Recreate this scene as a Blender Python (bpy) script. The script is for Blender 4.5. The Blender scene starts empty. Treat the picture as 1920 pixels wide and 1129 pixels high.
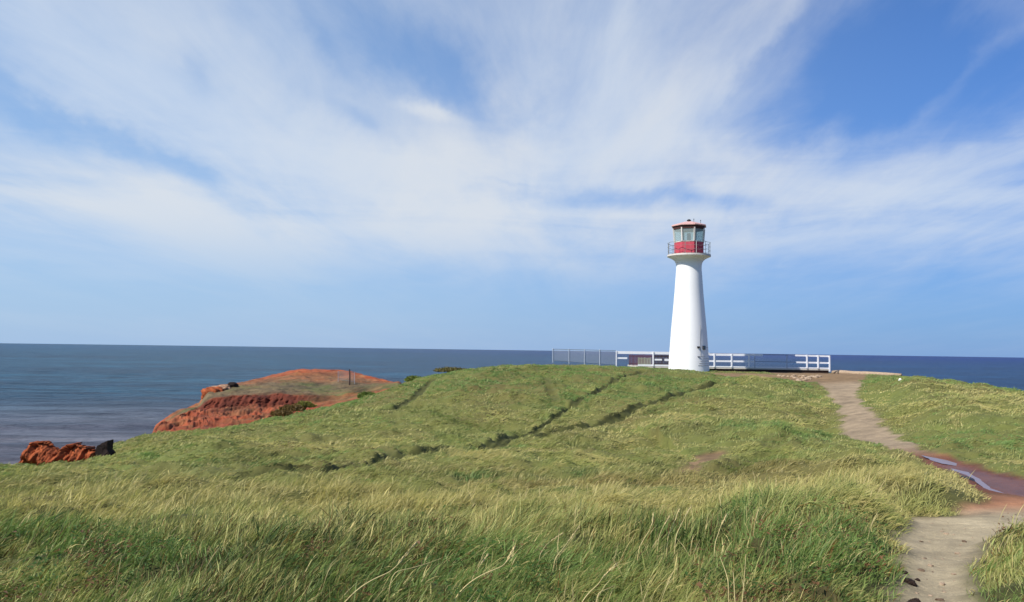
import bpy, bmesh, math, random
import numpy as np
from mathutils import Matrix, Vector

random.seed(7)
rng = np.random.default_rng(11)
scn = bpy.context.scene
C = scn.collection

# ------------------------------------------------------------------ camera
EYE = 11.5                      # metres above the sea
F = 1507.0                      # focal length in pixels of a 1920 wide picture
PITCH, ROLL = math.radians(3.387), math.radians(0.805)
cd = bpy.data.cameras.new('camera')
cam = bpy.data.objects.new('camera', cd)
C.objects.link(cam)
Rm = Matrix.Rotation(math.radians(90) + PITCH, 3, 'X') @ Matrix.Rotation(ROLL, 3, 'Z')
cam.matrix_world = Matrix.Translation((0, 0, EYE)) @ Rm.to_4x4()
cd.sensor_width = 36.0
cd.lens = 36.0 * F / 1920
cd.clip_start, cd.clip_end = 0.05, 60000
scn.camera = cam
Rn = np.array(Rm)

def P(px, py, Y):
    """real-world point seen at a photo position, at distance Y ahead"""
    d = Rn @ np.array([(px - 960) / F, (564.5 - py) / F, -1.0])
    return np.array([d[0] / d[1] * Y, Y, EYE + d[2] / d[1] * Y])

# ------------------------------------------------------------------ light
scn.view_settings.view_transform = 'Standard'
scn.view_settings.look = 'None'
scn.view_settings.gamma = 1
scn.view_settings.exposure = 0.25
SUN_EL = math.radians(44.5)
SUN_AZ = math.atan2(-0.837, -0.547)            # x, y of the direction to the sun
sdir = Vector((math.sin(SUN_AZ) * math.cos(SUN_EL), math.cos(SUN_AZ) * math.cos(SUN_EL), math.sin(SUN_EL)))
sl = bpy.data.lights.new('sun', 'SUN')
sl.energy = 5.0
sl.angle = math.radians(0.6)
sl.color = (1.0, 0.95, 0.88)
so = bpy.data.objects.new('sun', sl)
C.objects.link(so)
so.rotation_euler = sdir.to_track_quat('Z', 'Y').to_euler()

# ------------------------------------------------------------------ node helper
class NT:
    def __init__(s, tree):
        s.t = tree
    def n(s, typ, ins=None, **kw):
        nd = s.t.nodes.new(typ)
        for k, v in kw.items():
            setattr(nd, k, v)
        if ins:
            for k, v in ins.items():
                sock = nd.inputs[k]
                if hasattr(v, 'is_output') or isinstance(v, bpy.types.NodeSocket):
                    s.t.links.new(v, sock)
                else:
                    sock.default_value = v
        return nd
    def math(s, op, a, b=0.0, c=0.0, clamp=False):
        nd = s.n('ShaderNodeMath', {0: a, 1: b, 2: c}, operation=op)
        nd.use_clamp = clamp
        return nd.outputs[0]
    def vec(s, op, a, b=(0, 0, 0)):
        return s.n('ShaderNodeVectorMath', {0: a, 1: b}, operation=op).outputs[0]
    def mix(s, f, a, b, blend='MIX'):
        nd = s.t.nodes.new('ShaderNodeMix')
        nd.data_type = 'RGBA'
        nd.blend_type = blend
        for k, v in ((0, f), (6, a), (7, b)):
            if isinstance(v, bpy.types.NodeSocket):
                s.t.links.new(v, nd.inputs[k])
            else:
                if k and len(v) == 3:
                    v = (*v, 1)
                nd.inputs[k].default_value = v
        return nd.outputs[2]
    def noise(s, vec, scale, detail=4, rough=0.55, dist=0.0):
        return s.n('ShaderNodeTexNoise', {'Vector': vec, 'Scale': scale, 'Detail': detail, 'Roughness': rough, 'Distortion': dist})
    def ramp(s, f, stops):
        nd = s.n('ShaderNodeValToRGB', {0: f})
        cr = nd.color_ramp
        while len(cr.elements) < len(stops):
            cr.elements.new(0.5)
        for e, (p, c) in zip(cr.elements, stops):
            e.position = p
            e.color = (*c, 1) if len(c) == 3 else c
        return nd.outputs[0]
    def smooth(s, v, lo, hi):
        nd = s.n('ShaderNodeMapRange', {0: v, 1: lo, 2: hi, 3: 0.0, 4: 1.0}, interpolation_type='SMOOTHSTEP')
        return nd.outputs[0]

def srgb(r, g, b):
    f = lambda c: (c / 255 / 12.92) if c / 255 <= 0.04045 else ((c / 255 + 0.055) / 1.055) ** 2.4
    return (f(r), f(g), f(b))

# ------------------------------------------------------------------ sky with clouds
w = bpy.data.worlds.new('World')
scn.world = w
w.use_nodes = True
t = NT(w.node_tree)
bg = w.node_tree.nodes['Background']
sky = t.n('ShaderNodeTexSky', sky_type='NISHITA')
sky.sun_disc = False
sky.sun_elevation = SUN_EL
sky.sun_rotation = SUN_AZ
sky.air_density, sky.dust_density, sky.ozone_density = 1.0, 0.2, 3.0
SKY = 0.13
gen = t.n('ShaderNodeTexCoord').outputs['Generated']
sep = t.n('ShaderNodeSeparateXYZ', {0: gen})
dx, dy, dz = sep.outputs
az = t.math('ARCTAN2', dx, dy)
el = t.math('ARCSINE', dz)
ae = t.n('ShaderNodeCombineXYZ', {0: az, 1: el, 2: 0.0}).outputs[0]
# cloud sheet seen in perspective: streaks run towards a point on the horizon
VP = 0.055
den = t.math('ADD', t.math('MAXIMUM', dz, 0.0), 0.085)
qx = t.math('DIVIDE', t.math('SUBTRACT', dx, t.math('MULTIPLY', dy, VP)), den)
qy = t.math('DIVIDE', dy, den)
plane = t.n('ShaderNodeCombineXYZ', {0: qx, 1: t.math('MULTIPLY', qy, 0.30), 2: 3.7}).outputs[0]
n1 = t.noise(plane, 1.1, 7, 0.58, 0.5).outputs[0]
plane2 = t.n('ShaderNodeCombineXYZ', {0: qx, 1: t.math('MULTIPLY', qy, 0.27), 2: 9.1}).outputs[0]
n2 = t.noise(plane2, 3.4, 8, 0.62, 1.0).outputs[0]
# low horizontal stratus texture
strat = t.n('ShaderNodeCombineXYZ', {0: t.math('MULTIPLY', az, 2.2), 1: t.math('MULTIPLY', el, 15.0), 2: 1.3}).outputs[0]
n3 = t.noise(strat, 1.6, 6, 0.55, 0.6).outputs[0]
wv = t.noise(ae, 6.0, 5, 0.6).outputs['Color']
wrp = t.vec('MULTIPLY', t.vec('SUBTRACT', wv, (0.5, 0.5, 0.5)), (0.13, 0.085, 0.0))
aew = t.vec('ADD', ae, wrp)

def blob(px, py, rx, ry, ang, wgt, acc):
    """soft patch of more (or less) cloud, at an azimuth and elevation"""
    a = math.atan((px - 960) / F)
    e = math.atan((656 - py) / F * math.cos(a))
    m = t.n('ShaderNodeMapping', {'Vector': aew, 'Location': (a, e, 0), 'Rotation': (0, 0, math.radians(ang)),
                                  'Scale': (rx / F, ry / F, 1)}, vector_type='TEXTURE').outputs[0]
    ln = t.n('ShaderNodeVectorMath', {0: m}, operation='LENGTH').outputs['Value']
    g = t.math('EXPONENT', t.math('MULTIPLY', t.math('MULTIPLY', ln, ln), -1.0))
    return t.math('MULTIPLY_ADD', g, wgt, acc)

acc = t.math('MULTIPLY', t.math('SUBTRACT', n1, 0.5), 1.5)
acc = t.math('MULTIPLY_ADD', t.math('SUBTRACT', n2, 0.5), 0.62, acc)
acc = t.math('MULTIPLY_ADD', t.math('MULTIPLY', t.math('SUBTRACT', n3, 0.5), t.smooth(el, 0.32, 0.16)), 1.3, acc)
acc = t.math('ADD', acc, 0.31)
#        px    py   rx   ry  angle weight       (angle anticlockwise, degrees)
BL = [(250, 150, 420, 150, -28, 0.40), (600, 320, 420, 80, -16, 0.34), (1000, 345, 420, 60, -4, 0.30),
      (150, 420, 420, 90, -10, 0.18), (330, 395, 300, 60, -22, 0.12),
      (1130, 60, 170, 150, 60, 0.38), (1150, 190, 200, 80, 30, 0.22), (330, 40, 200, 60, -30, 0.15),
      (1400, 290, 330, 38, -6, 0.42), (1720, 365, 330, 26, -5, 0.55), (1860, 300, 160, 35, 6, 0.34),
      (1560, 445, 420, 30, 0, 0.16), (1830, 120, 160, 16, 33, 0.26), (1480, 90, 160, 30, 42, 0.16),
      (1330, 120, 180, 40, 48, 0.30), (1240, 230, 200, 60, 20, 0.2), (1420, 60, 140, 18, 50, 0.2),
      (740, 85, 135, 65, -25, -0.44), (850, 165, 100, 46, -30, -0.50), (590, 60, 100, 22, -50, -0.22),
      (640, 215, 90, 22, -25, -0.22),
      (380, 130, 55, 22, -60, -0.25), (60, 215, 150, 28, -22, -0.42), (250, 300, 210, 24, -26, -0.42),
      (480, 400, 130, 16, -24, -0.22),
      (790, 205, 60, 14, -12, 0.45), (640, 200, 40, 12, -15, 0.15),
      (1740, 110, 290, 115, -8, -0.60), (1600, 200, 170, 50, 25, -0.34), (1620, 20, 160, 60, 0, -0.15), (1780, 70, 150, 14, 35, 0.12), (250, 500, 420, 40, 0, 0.18), (900, 470, 400, 30, 0, 0.18), (1700, 430, 330, 30, -2, 0.30), (1500, 520, 500, 55, 0, 0.20), (300, 450, 420, 60, 0, 0.26), (150, 120, 220, 60, -32, 0.2),
      (1230, 374, 330, 20, -1, -0.50), (960, 347, 70, 5, -4, -0.15),
      (1200, 420, 330, 18, 0, 0.12)]
for b in BL:
    acc = blob(*b, acc)
# thinning towards the horizon
env = t.smooth(el, 0.04, 0.17)
# the cloud sheet covers the part of the sky the picture looks at; overhead and behind it thins out
cover = t.math('MULTIPLY', t.smooth(t.math('ABSOLUTE', az), 1.25, 0.75), t.smooth(el, 0.95, 0.5))
cover = t.math('MULTIPLY_ADD', cover, 0.8, 0.2)
dens = t.math('MULTIPLY', t.smooth(acc, -0.30, 1.05), t.math('MULTIPLY', cover, t.math('MULTIPLY_ADD', env, 0.90, 0.10)))
base = t.mix(1.0, sky.outputs[0], t.mix(t.smooth(az, -0.45, 0.55), (0.92, 1.02, 1.18), (0.24, 0.56, 0.98)), 'MULTIPLY')
base = t.n('ShaderNodeVectorMath', {0: base, 3: SKY}, operation='SCALE').outputs[0]
# humid air: left and low parts paler
hz = t.math('MULTIPLY', t.math('EXPONENT', t.math('MULTIPLY', t.math('MAXIMUM', el, 0.0), -3.6)), 0.86)
lefty = t.smooth(az, 0.75, -0.65)
hazec = t.mix(lefty, srgb(124, 156, 210), srgb(158, 187, 222))
base = t.mix(hz, base, hazec)
base = t.mix(t.math('MULTIPLY', lefty, 0.30), base, srgb(150, 190, 235))
cloudc = t.mix(t.smooth(n1, 0.3, 0.7), srgb(206, 219, 236), srgb(224, 228, 232))
col = t.mix(t.math('MULTIPLY', dens, 0.84), base, cloudc)
w.node_tree.links.new(col, bg.inputs[0])
bg.inputs[1].default_value = 0.86
w.cycles.sampling_method = 'MANUAL'
w.cycles.sample_map_resolution = 512

# ------------------------------------------------------------------ object helpers
def tag(o, label=None, cat=None, group=None, kind=None):
    if label: o['label'] = label
    if cat: o['category'] = cat
    if group: o['group'] = group
    if kind: o['kind'] = kind
    return o

def thing(name, loc, label, cat, rz=0.0, group=None):
    o = bpy.data.objects.new(name, None)
    C.objects.link(o)
    o.empty_display_size = 0.2
    o.location = loc
    o.rotation_euler = (0, 0, rz)
    return tag(o, label, cat, group)

def mesh_obj(name, verts, faces, mat, parent=None, smooth=False):
    me = bpy.data.meshes.new(name)
    me.from_pydata([tuple(map(float, v)) for v in verts], [], [tuple(f) for f in faces])
    me.update()
    o = bpy.data.objects.new(name, me)
    C.objects.link(o)
    if mat: me.materials.append(mat)
    if parent: o.parent = parent
    if smooth:
        me.polygons.foreach_set('use_smooth', [True] * len(me.polygons))
    return o

def bm_obj(name, bm, mat, parent=None, smooth=False):
    me = bpy.data.meshes.new(name)
    bm.normal_update()
    bm.to_mesh(me)
    bm.free()
    o = bpy.data.objects.new(name, me)
    C.objects.link(o)
    if mat: me.materials.append(mat)
    if parent: o.parent = parent
    if smooth:
        me.polygons.foreach_set('use_smooth', [True] * len(me.polygons))
    return o

def np_mesh(name, V, F4, mat, smooth=True, tri=None, attrs=None, uvz=None):
    """fast mesh: V (n,3); F4 (m,4); tri (k,3)"""
    me = bpy.data.meshes.new(name)
    nq = len(F4) if F4 is not None else 0
    nt = len(tri) if tri is not None else 0
    me.vertices.add(len(V))
    me.vertices.foreach_set('co', V.astype(np.float32).ravel())
    loops = []
    if nq: loops.append(F4.ravel())
    if nt: loops.append(tri.ravel())
    loops = np.concatenate(loops).astype(np.int32)
    me.loops.add(len(loops))
    me.loops.foreach_set('vertex_index', loops)
    me.polygons.add(nq + nt)
    starts = np.concatenate([np.arange(nq) * 4, nq * 4 + np.arange(nt) * 3]).astype(np.int32)
    me.polygons.foreach_set('loop_start', starts)
    me.polygons.foreach_set('use_smooth', np.full(nq + nt, smooth))
    me.update(calc_edges=True)
    if attrs:
        for k, arr in attrs.items():
            if arr.ndim == 2:
                at = me.attributes.new(k, 'FLOAT_COLOR', 'POINT')
                a4 = np.ones((len(arr), 4), np.float32)
                a4[:, :3] = arr
                at.data.foreach_set('color', a4.ravel())
            else:
                at = me.attributes.new(k, 'FLOAT', 'POINT')
                at.data.foreach_set('value', arr.astype(np.float32))
    me.materials.append(mat)
    o = bpy.data.objects.new(name, me)
    C.objects.link(o)
    return o

def box(bm, c, s, rz=0.0, bev=0.0):
    m = Matrix.Translation(Vector(c)) @ Matrix.Rotation(rz, 4, 'Z') @ Matrix.Diagonal((s[0], s[1], s[2], 1))
    r = bmesh.ops.create_cube(bm, size=1.0, matrix=m)
    if bev:
        es = {e for v in r['verts'] for e in v.link_edges}
        bmesh.ops.bevel(bm, geom=list(es), offset=bev, segments=2, affect='EDGES')

def bar(bm, a, b, wd, ht=None, seg=8):
    """round bar between two points (ht None) or rectangular one"""
    a, b = Vector(a), Vector(b)
    d = b - a
    q = d.to_track_quat('Z', 'Y').to_matrix().to_4x4()
    m = Matrix.Translation((a + b) / 2) @ q
    if ht is None:
        bmesh.ops.create_cone(bm, cap_ends=True, segments=seg, radius1=wd / 2, radius2=wd / 2, depth=d.length, matrix=m)
    else:
        bmesh.ops.create_cube(bm, size=1.0, matrix=m @ Matrix.Diagonal((wd, ht, d.length, 1)))

def lathe(bm, prof, seg=64, cap=True, rot=0.0):
    rings = []
    for r, z in prof:
        rings.append([bm.verts.new((r * math.cos(rot + 2 * math.pi * i / seg), r * math.sin(rot + 2 * math.pi * i / seg), z)) for i in range(seg)])
    for A, B in zip(rings, rings[1:]):
        for i in range(seg):
            j = (i + 1) % seg
            bm.faces.new((A[i], A[j], B[j], B[i]))
    if cap:
        bm.faces.new(rings[0][::-1])
        bm.faces.new(rings[-1])

def tube(bm, pts, radii, seg=7):
    pts = [Vector(p) for p in pts]
    rings = []
    for i, p in enumerate(pts):
        d = (pts[min(i + 1, len(pts) - 1)] - pts[max(i - 1, 0)]).normalized()
        u = d.orthogonal().normalized() if i == 0 else (u - d * u.dot(d)).normalized()
        v = d.cross(u)
        rings.append([bm.verts.new(p + (u * math.cos(2 * math.pi * k / seg) + v * math.sin(2 * math.pi * k / seg)) * radii[i]) for k in range(seg)])
    for A, B in zip(rings, rings[1:]):
        for k in range(seg):
            bm.faces.new((A[k], A[(k + 1) % seg], B[(k + 1) % seg], B[k]))
    bm.faces.new(rings[0][::-1])
    bm.faces.new(rings[-1])

# ------------------------------------------------------------------ numpy noise
_perm = rng.permutation(4096)
def _h(ix, iy):
    return _perm[(ix * 73 + _perm[iy & 4095]) & 4095] / 4095.0
def vnoise(x, y):
    ix, iy = np.floor(x).astype(np.int64), np.floor(y).astype(np.int64)
    fx, fy = x - ix, y - iy
    fx = fx * fx * fx * (fx * (fx * 6 - 15) + 10)
    fy = fy * fy * fy * (fy * (fy * 6 - 15) + 10)
    a, b, c, d = _h(ix, iy), _h(ix + 1, iy), _h(ix, iy + 1), _h(ix + 1, iy + 1)
    return (a * (1 - fx) + b * fx) * (1 - fy) + (c * (1 - fx) + d * fx) * fy
def fbm(x, y, s, o=4, g=0.5, seed=0):
    """about -0.5..0.5, first features s metres wide"""
    v, amp, tot = 0, 1.0, 0
    x, y = x / s + seed * 17.3, y / s + seed * 31.7
    for i in range(o):
        ca, sa = math.cos(i * 1.1), math.sin(i * 1.1)
        v = v + amp * vnoise(x * ca - y * sa + i * 5.2, x * sa + y * ca + i * 9.1)
        tot += amp
        amp *= g
        x, y = x * 2.03, y * 2.03
    return v / tot - 0.5
def sstep(x, a, b):
    q = np.clip((x - a) / (b - a), 0, 1)
    return q * q * (3 - 2 * q)

# ------------------------------------------------------------------ lie of the land
# for some bearings (photo column): ground points as (photo row, distance), then hidden ones as ('z', height below eye, distance);
# the last number is the distance of the coast
NEAR = [(1129, 5.3), (1040, 7), (970, 9.7)]
COLS = {
    -700: (NEAR + [(930, 12.3), (900, 16), (880, 20), (872, 25), ('z', -4.8, 30)], 31),
    0:   (NEAR + [(933, 12.2), (903, 16), (886, 20), (870, 25), ('z', -4.8, 30)], 31),
    200: (NEAR + [(935, 12), (905, 16), (885, 21), (872, 25), (865, 28), ('z', -4.9, 32)], 34),
    260: (NEAR + [(937, 12), (903, 16), (874, 22), (852, 28), (826, 34), ('z', -4.7, 39)], 41),
    300: (NEAR + [(938, 12), (903, 16), (872, 22), (845, 28), (813, 37), ('z', -5.0, 43)], 45),
    380: (NEAR + [(938, 12), (900, 16), (862, 22), (830, 29), (803, 41), ('z', -6, 50)], 58),
    480: (NEAR + [(940, 12), (900, 16), (860, 21.5), (825, 29), (803, 37), (789, 44), ('z', -5.5, 52)], 62),
    600: (NEAR + [(940, 12), (900, 16), (860, 21.5), (820, 29), (788, 38), (764, 46), ('z', -5, 56)], 66),
    720: (NEAR + [(940, 12), (900, 16), (860, 21.5), (820, 29), (780, 36), (748, 44), (733, 50), ('z', -3.2, 57), ('z', -4, 62)], 68),
    770: (NEAR + [(940, 12), (900, 16), (860, 21.5), (820, 29), (780, 35.5), (745, 43), (715, 50), (708, 52), ('z', -2.6, 58)], 66),
    820: (NEAR + [(940, 12), (900, 16), (860, 21.5), (820, 29), (780, 35), (740, 42), (702, 50), (694, 53), ('z', -1.9, 58)], 65),
    960: (NEAR + [(940, 12), (900, 16), (860, 21.5), (820, 29.5), (790, 34), (750, 39), (710, 46), (684, 52), (678, 55), ('z', -1.4, 60), ('z', -1.5, 68)], 71),
    1150: (NEAR + [(940, 12), (900, 16), (860, 21.5), (820, 29), (790, 33), (750, 38.5), (712, 46), (688, 52), (681, 55), ('z', -1.35, 59), ('z', -1.5, 70)], 74),
    1290: (NEAR + [(940, 12), (900, 16), (860, 21.5), (820, 28), (780, 34), (740, 41), (712, 48), (693, 54), (690, 57), ('z', -1.32, 61), ('z', -1.55, 70)], 75),
    1370: (NEAR + [(940, 12), (905, 15.5), (865, 19.5), (830, 26), (790, 33), (745, 40), (713, 48), (697, 56), ('z', -1.45, 61), ('z', -1.62, 70)], 75),
    1500: (NEAR + [(940, 11.7), (900, 15), (860, 18.5), (826, 24), (819, 27), (816, 29), (790, 33), (738, 42), (713, 50), (699, 57), ('z', -1.45, 61), ('z', -1.62, 70)], 75),
    1600: (NEAR + [(940, 11), (900, 14.5), (860, 18.5), (831, 22.5), (824, 25), (800, 28), (760, 35), (722, 44), (703, 52), (699, 59), ('z', -1.7, 70)], 71),
    1700: (NEAR + [(930, 11.5), (880, 15.2), (850, 19), (838, 21), (820, 23), (782, 28), (742, 36), (714, 46), (702, 53), ('z', -1.6, 60)], 64),
    1830: ([(1129, 5.3), (1000, 8.3), (945, 10.5), (915, 12.5), (884, 15), (850, 18.5), (803, 25), (763, 33), (728, 44), ('z', -2.2, 52)], 54),
    1920: ([(1129, 5.3), (1000, 8.3), (950, 10.2), (917, 12.5), (884, 14.8), (850, 18.3), (803, 24), (763, 31), (733, 42), ('z', -2.4, 48)], 50),
    2700: ([(1129, 5.3), (1000, 8.3), (950, 10.2), (917, 12.5), (884, 14.8), (850, 18.3), (803, 24), (770, 31), (745, 40), ('z', -2.6, 48)], 48),
}
NA, NY = 500, 420
aG = np.linspace(-1.1, 1.1, NA)
yG = np.exp(np.linspace(math.log(2.0), math.log(90), NY))
kpx = sorted(COLS)
ka = np.array([(k - 960) / F for k in kpx])
prof = []
for k in kpx:
    pts, _ = COLS[k]
    ys, zs = [2.0, 3.5], [EYE - 1.66, EYE - 1.66]
    for it in pts:
        if it[0] == 'z':
            ys.append(it[2]); zs.append(EYE + it[1])
        else:
            p = P(k, it[0], it[1]); ys.append(it[1]); zs.append(p[2])
    ys.append(95); zs.append(zs[-1] - 0.5)
    prof.append(np.interp(yG, ys, zs))
prof = np.array(prof)
T = np.empty((NA, NY))
for j in range(NY):
    T[:, j] = np.interp(aG, ka, prof[:, j])
def gsm(A, s, axis):
    r = int(3 * s) + 1
    k = np.exp(-0.5 * (np.arange(-r, r + 1) / s) ** 2)
    k /= k.sum()
    pad = [(0, 0), (0, 0)]
    pad[axis] = (r, r)
    B = np.pad(A, pad, mode='edge')
    return np.apply_along_axis(lambda m: np.convolve(m, k, 'valid'), axis, B)
T = gsm(gsm(T, 6, 0), 4, 1)
coastD = gsm(np.interp(aG, ka, [COLS[k][1] for k in kpx])[:, None], 4, 0)[:, 0]
lY0, lY1 = math.log(2.0), math.log(90)

def base_h(X, Y):
    Ye = np.maximum(np.maximum(Y, np.abs(X) / 1.1), 2.0)
    a = np.clip(X / Ye, -1.1, 1.1)
    u = (a + 1.1) / 2.2 * (NA - 1)
    v = np.clip((np.log(np.minimum(Ye, 89.9)) - lY0) / (lY1 - lY0) * (NY - 1), 0, NY - 1.001)
    i = np.clip(u.astype(int), 0, NA - 2); j = v.astype(int)
    fu, fv = u - i, v - j
    h = (T[i, j] * (1 - fu) + T[i + 1, j] * fu) * (1 - fv) + (T[i, j + 1] * (1 - fu) + T[i + 1, j + 1] * fu) * fv
    return h, Ye, np.interp(a, aG, coastD)

def hit(px, py):
    """where a photo position meets the smooth ground"""
    Y = np.linspace(3, 75, 1500)
    d = Rn @ np.array([(px - 960) / F, (564.5 - py) / F, -1.0])
    X = d[0] / d[1] * Y
    Z = EYE + d[2] / d[1] * Y
    h = base_h(X, Y)[0]
    k = np.argmax(Z < h)
    if k == 0: k = len(Y) - 1
    return (X[k], Y[k])

def polyd(X, Y, pts):
    """distance to a polyline"""
    best = np.full(X.shape, 1e9)
    for (x0, y0), (x1, y1) in zip(pts, pts[1:]):
        vx, vy = x1 - x0, y1 - y0
        q = np.clip(((X - x0) * vx + (Y - y0) * vy) / (vx * vx + vy * vy + 1e-9), 0, 1)
        best = np.minimum(best, np.hypot(X - x0 - q * vx, Y - y0 - q * vy))
    return best
def inpoly(X, Y, pts):
    ins = np.zeros(X.shape, bool)
    n = len(pts)
    for i in range(n):
        x0, y0 = pts[i]; x1, y1 = pts[(i + 1) % n]
        if y0 == y1: continue
        c = ((y0 > Y) != (y1 > Y)) & (X < (x1 - x0) * (Y - y0) / (y1 - y0) + x0)
        ins ^= c
    return ins
def sdist(X, Y, pts):
    """signed distance to a polygon, positive inside"""
    d = polyd(X, Y, pts + [pts[0]])
    return np.where(inpoly(X, Y, pts), d, -d)

def H2(lst): return [hit(*p) for p in lst]
PATH = H2([(1530, 714), (1560, 742), (1573, 762), (1581, 782), (1578, 806), (1598, 822), (1650, 836), (1710, 853), (1765, 876),
           (1800, 896), (1838, 914), (1836, 936), (1790, 955), (1700, 962), (1703, 985), (1695, 1010), (1688, 1080), (1668, 1129)])
PATH += [(PATH[-1][0] - 0.1, 3.6), (2.0, -3), (3.1, -3), (3.0, 3.2)]
PATH += H2([(1836, 1129), (1822, 1055), (1850, 1016), (1920, 990), (2000, 975), (2300, 960), (2600, 950), (2600, 915), (2300, 905),
            (1920, 884), (1850, 870), (1790, 854), (1730, 840), (1690, 817), (1662, 801), (1644, 781), (1622, 756), (1606, 732), (1616, 716), (1600, 706)])
DIRT = H2([(1330, 697), (1400, 699), (1460, 700)]) + [(19.0, 65.0), (24.0, 65.5), (27.5, 62.5)] + H2([(1625, 705), (1612, 716), (1530, 716), (1470, 711), (1430, 707), (1390, 708), (1358, 704)])
PATCH = H2([(1268, 882), (1285, 862), (1315, 852), (1350, 846), (1352, 858), (1318, 872), (1300, 886)])
RUTS = [  # points, half width, depth, bare?
    (H2([(985, 814), (1030, 787), (1075, 757), (1130, 724), (1165, 706), (1205, 695)]), 0.17, 0.42, 1.0),
    (H2([(985, 814), (1050, 802), (1120, 790), (1175, 772), (1235, 752), (1290, 737), (1345, 727)]), 0.25, 0.55, 1.0),
    (H2([(985, 814), (930, 828), (870, 842), (810, 850), (745, 856)]), 0.27, 0.50, 1.0),
    (H2([(745, 856), (700, 868), (620, 880), (540, 884), (470, 888)]), 0.22, 0.45, 1.0),
    (H2([(520, 850), (600, 852), (680, 846), (745, 856)]), 0.18, 0.34, 0.9),
    (H2([(985, 814), (1060, 826), (1140, 838), (1210, 862), (1280, 884)]), 0.45, 0.22, 0.15),
    (H2([(700, 770), (745, 760), (782, 740), (800, 718), (812, 706)]), 0.22, 0.40, 1.0),
    (H2([(775, 757), (830, 775), (880, 792), (960, 808)]), 0.60, 0.22, 0.1),
    (H2([(1024, 700), (1030, 725), (1042, 752)]), 0.20, 0.2, 0.5),
    (H2([(1350, 880), (1420, 855), (1470, 830), (1560, 822)]), 0.25, 0.2, 0.2),
    (H2([(850, 908), (980, 902), (1120, 908), (1260, 900)]), 0.35, 0.22, 0.25),
    (H2([(1310, 888), (1400, 900), (1500, 915), (1560, 930)]), 0.3, 0.2, 0.1),
]
PUD_Z = None
pc = hit(1880, 905)
WET = H2([(1735, 846), (1790, 852), (1850, 868), (1920, 882), (2300, 905), (2600, 915), (2600, 945), (2300, 940), (1990, 925), (1930, 921), (1870, 912), (1838, 905), (1790, 884), (1740, 862)])

def masks(X, Y):
    wob = 0.45 * fbm(X, Y, 0.9, 4, 0.6, 3) * np.clip(Y / 12, 0.45, 2.0)
    path = np.maximum(sdist(X, Y, PATH), np.maximum(sdist(X, Y, DIRT), sdist(X, Y, PATCH))) + wob
    wet = sdist(X, Y, WET) + wob * 0.5
    rut = np.zeros(X.shape); dep = np.zeros(X.shape)
    wr = 0.14 * fbm(X, Y, 0.8, 3, 0.5, 5)
    gap = 0.75 + 0.8 * (fbm(X, Y, 1.4, 2, 0.5, 8) + 0.3)
    for ri_, (pts, hw, dp, bare) in enumerate(RUTS):
        near = (X > min(p[0] for p in pts) - 2) & (X < max(p[0] for p in pts) + 2) & (Y > min(p[1] for p in pts) - 2) & (Y < max(p[1] for p in pts) + 2)
        if not near.any(): continue
        d = polyd(X[near], Y[near], pts) + wr[near] * 0.6
        m = 1 - sstep(d, hw * 0.7, hw * 1.6)
        dep[near] = np.maximum(dep[near], m * dp * 0.40 * np.clip(gap[near], 0.6, 1.1))
        rut[near] = np.maximum(rut[near], (1 - sstep(d, hw * 0.9, hw * 1.6)) * bare)
    return path, wet, rut, dep

def height(X, Y, mk=None):
    h, Ye, D = base_h(X, Y)
    path, wet, rut, dep = mk if mk is not None else masks(X, Y)
    g = 1 - sstep(path, -0.5, 0.25)
    h = h - 0.09 * g * sstep(Ye, 8, 14)
    hum = 0.44 * fbm(X, Y * 1.5, 2.4, 3, 0.5, 1) + 0.36 * fbm(X, Y * 1.5, 0.8, 3, 0.55, 2)
    amp = np.clip(Ye / 9, 0.5, 1.0)
    hum = hum + 0.22 * fbm(X, Y * 1.6, 0.65, 3, 0.6, 14) * sstep(Ye, 12, 20)
    far = 1 - 0.55 * sstep(Ye, 48, 56)
    h = h + hum * amp * g * far + (1 - g) * 0.03 * fbm(X, Y, 0.45, 4, 0.6, 4)
    for ri_, up_ in ((1, 0.10), (2, 0.12), (3, 0.12), (4, 0.08), (9, 0.06)):
        pts = RUTS[ri_][0]
        ok = (X > min(p[0] for p in pts) - 4) & (X < max(p[0] for p in pts) + 4) & (Y > min(p[1] for p in pts) - 4) & (Y < max(p[1] for p in pts) + 5)
        if not ok.any(): continue
        xs_, ys_ = zip(*sorted(pts))
        side_ = Y[ok] - np.interp(X[ok], xs_, ys_)
        d_ = polyd(X[ok], Y[ok], pts)
        endf = 1 - sstep(np.maximum(xs_[0] - X[ok], X[ok] - xs_[-1]), -0.6, 0.6)
        h[ok] += up_ * sstep(side_, 0.0, 0.35) * np.exp(-np.maximum(d_ - 0.4, 0) / 1.6) * endf
    h = h + 0.42 * sstep(-path, 0.2, 2.6) * sstep(Y, 19, 26) * (1 - sstep(Y, 44, 50)) * (X > 5) * (1 - sstep(-path, 4, 9))
    h = h + 0.12 * sstep(-path, 0.1, 0.5) * (1 - sstep(-path, 1.2, 2.5)) * (1 - sstep(Y, 14, 19)) * (X > 2)
    h = h - sstep(path, -0.25, 0.2) * 0.08 - dep
    h = h - sstep(wet, -0.2, 0.4) * 0.07
    # broken coast
    Dn = D + 2.2 * fbm(X, Y, 5.0, 4, 0.5, 6)
    q = sstep(Ye, Dn, Dn + 3.0 + 2 * fbm(X, Y, 2.0, 3, 0.5, 9))
    q = q ** 0.7
    return h * (1 - q) + (-1.5) * q

# ------------------------------------------------------------------ materials
def mat_new(name):
    m = bpy.data.materials.new(name)
    m.use_nodes = True
    k = NT(m.node_tree)
    b = m.node_tree.nodes['Principled BSDF']
    return m, k, b

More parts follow.
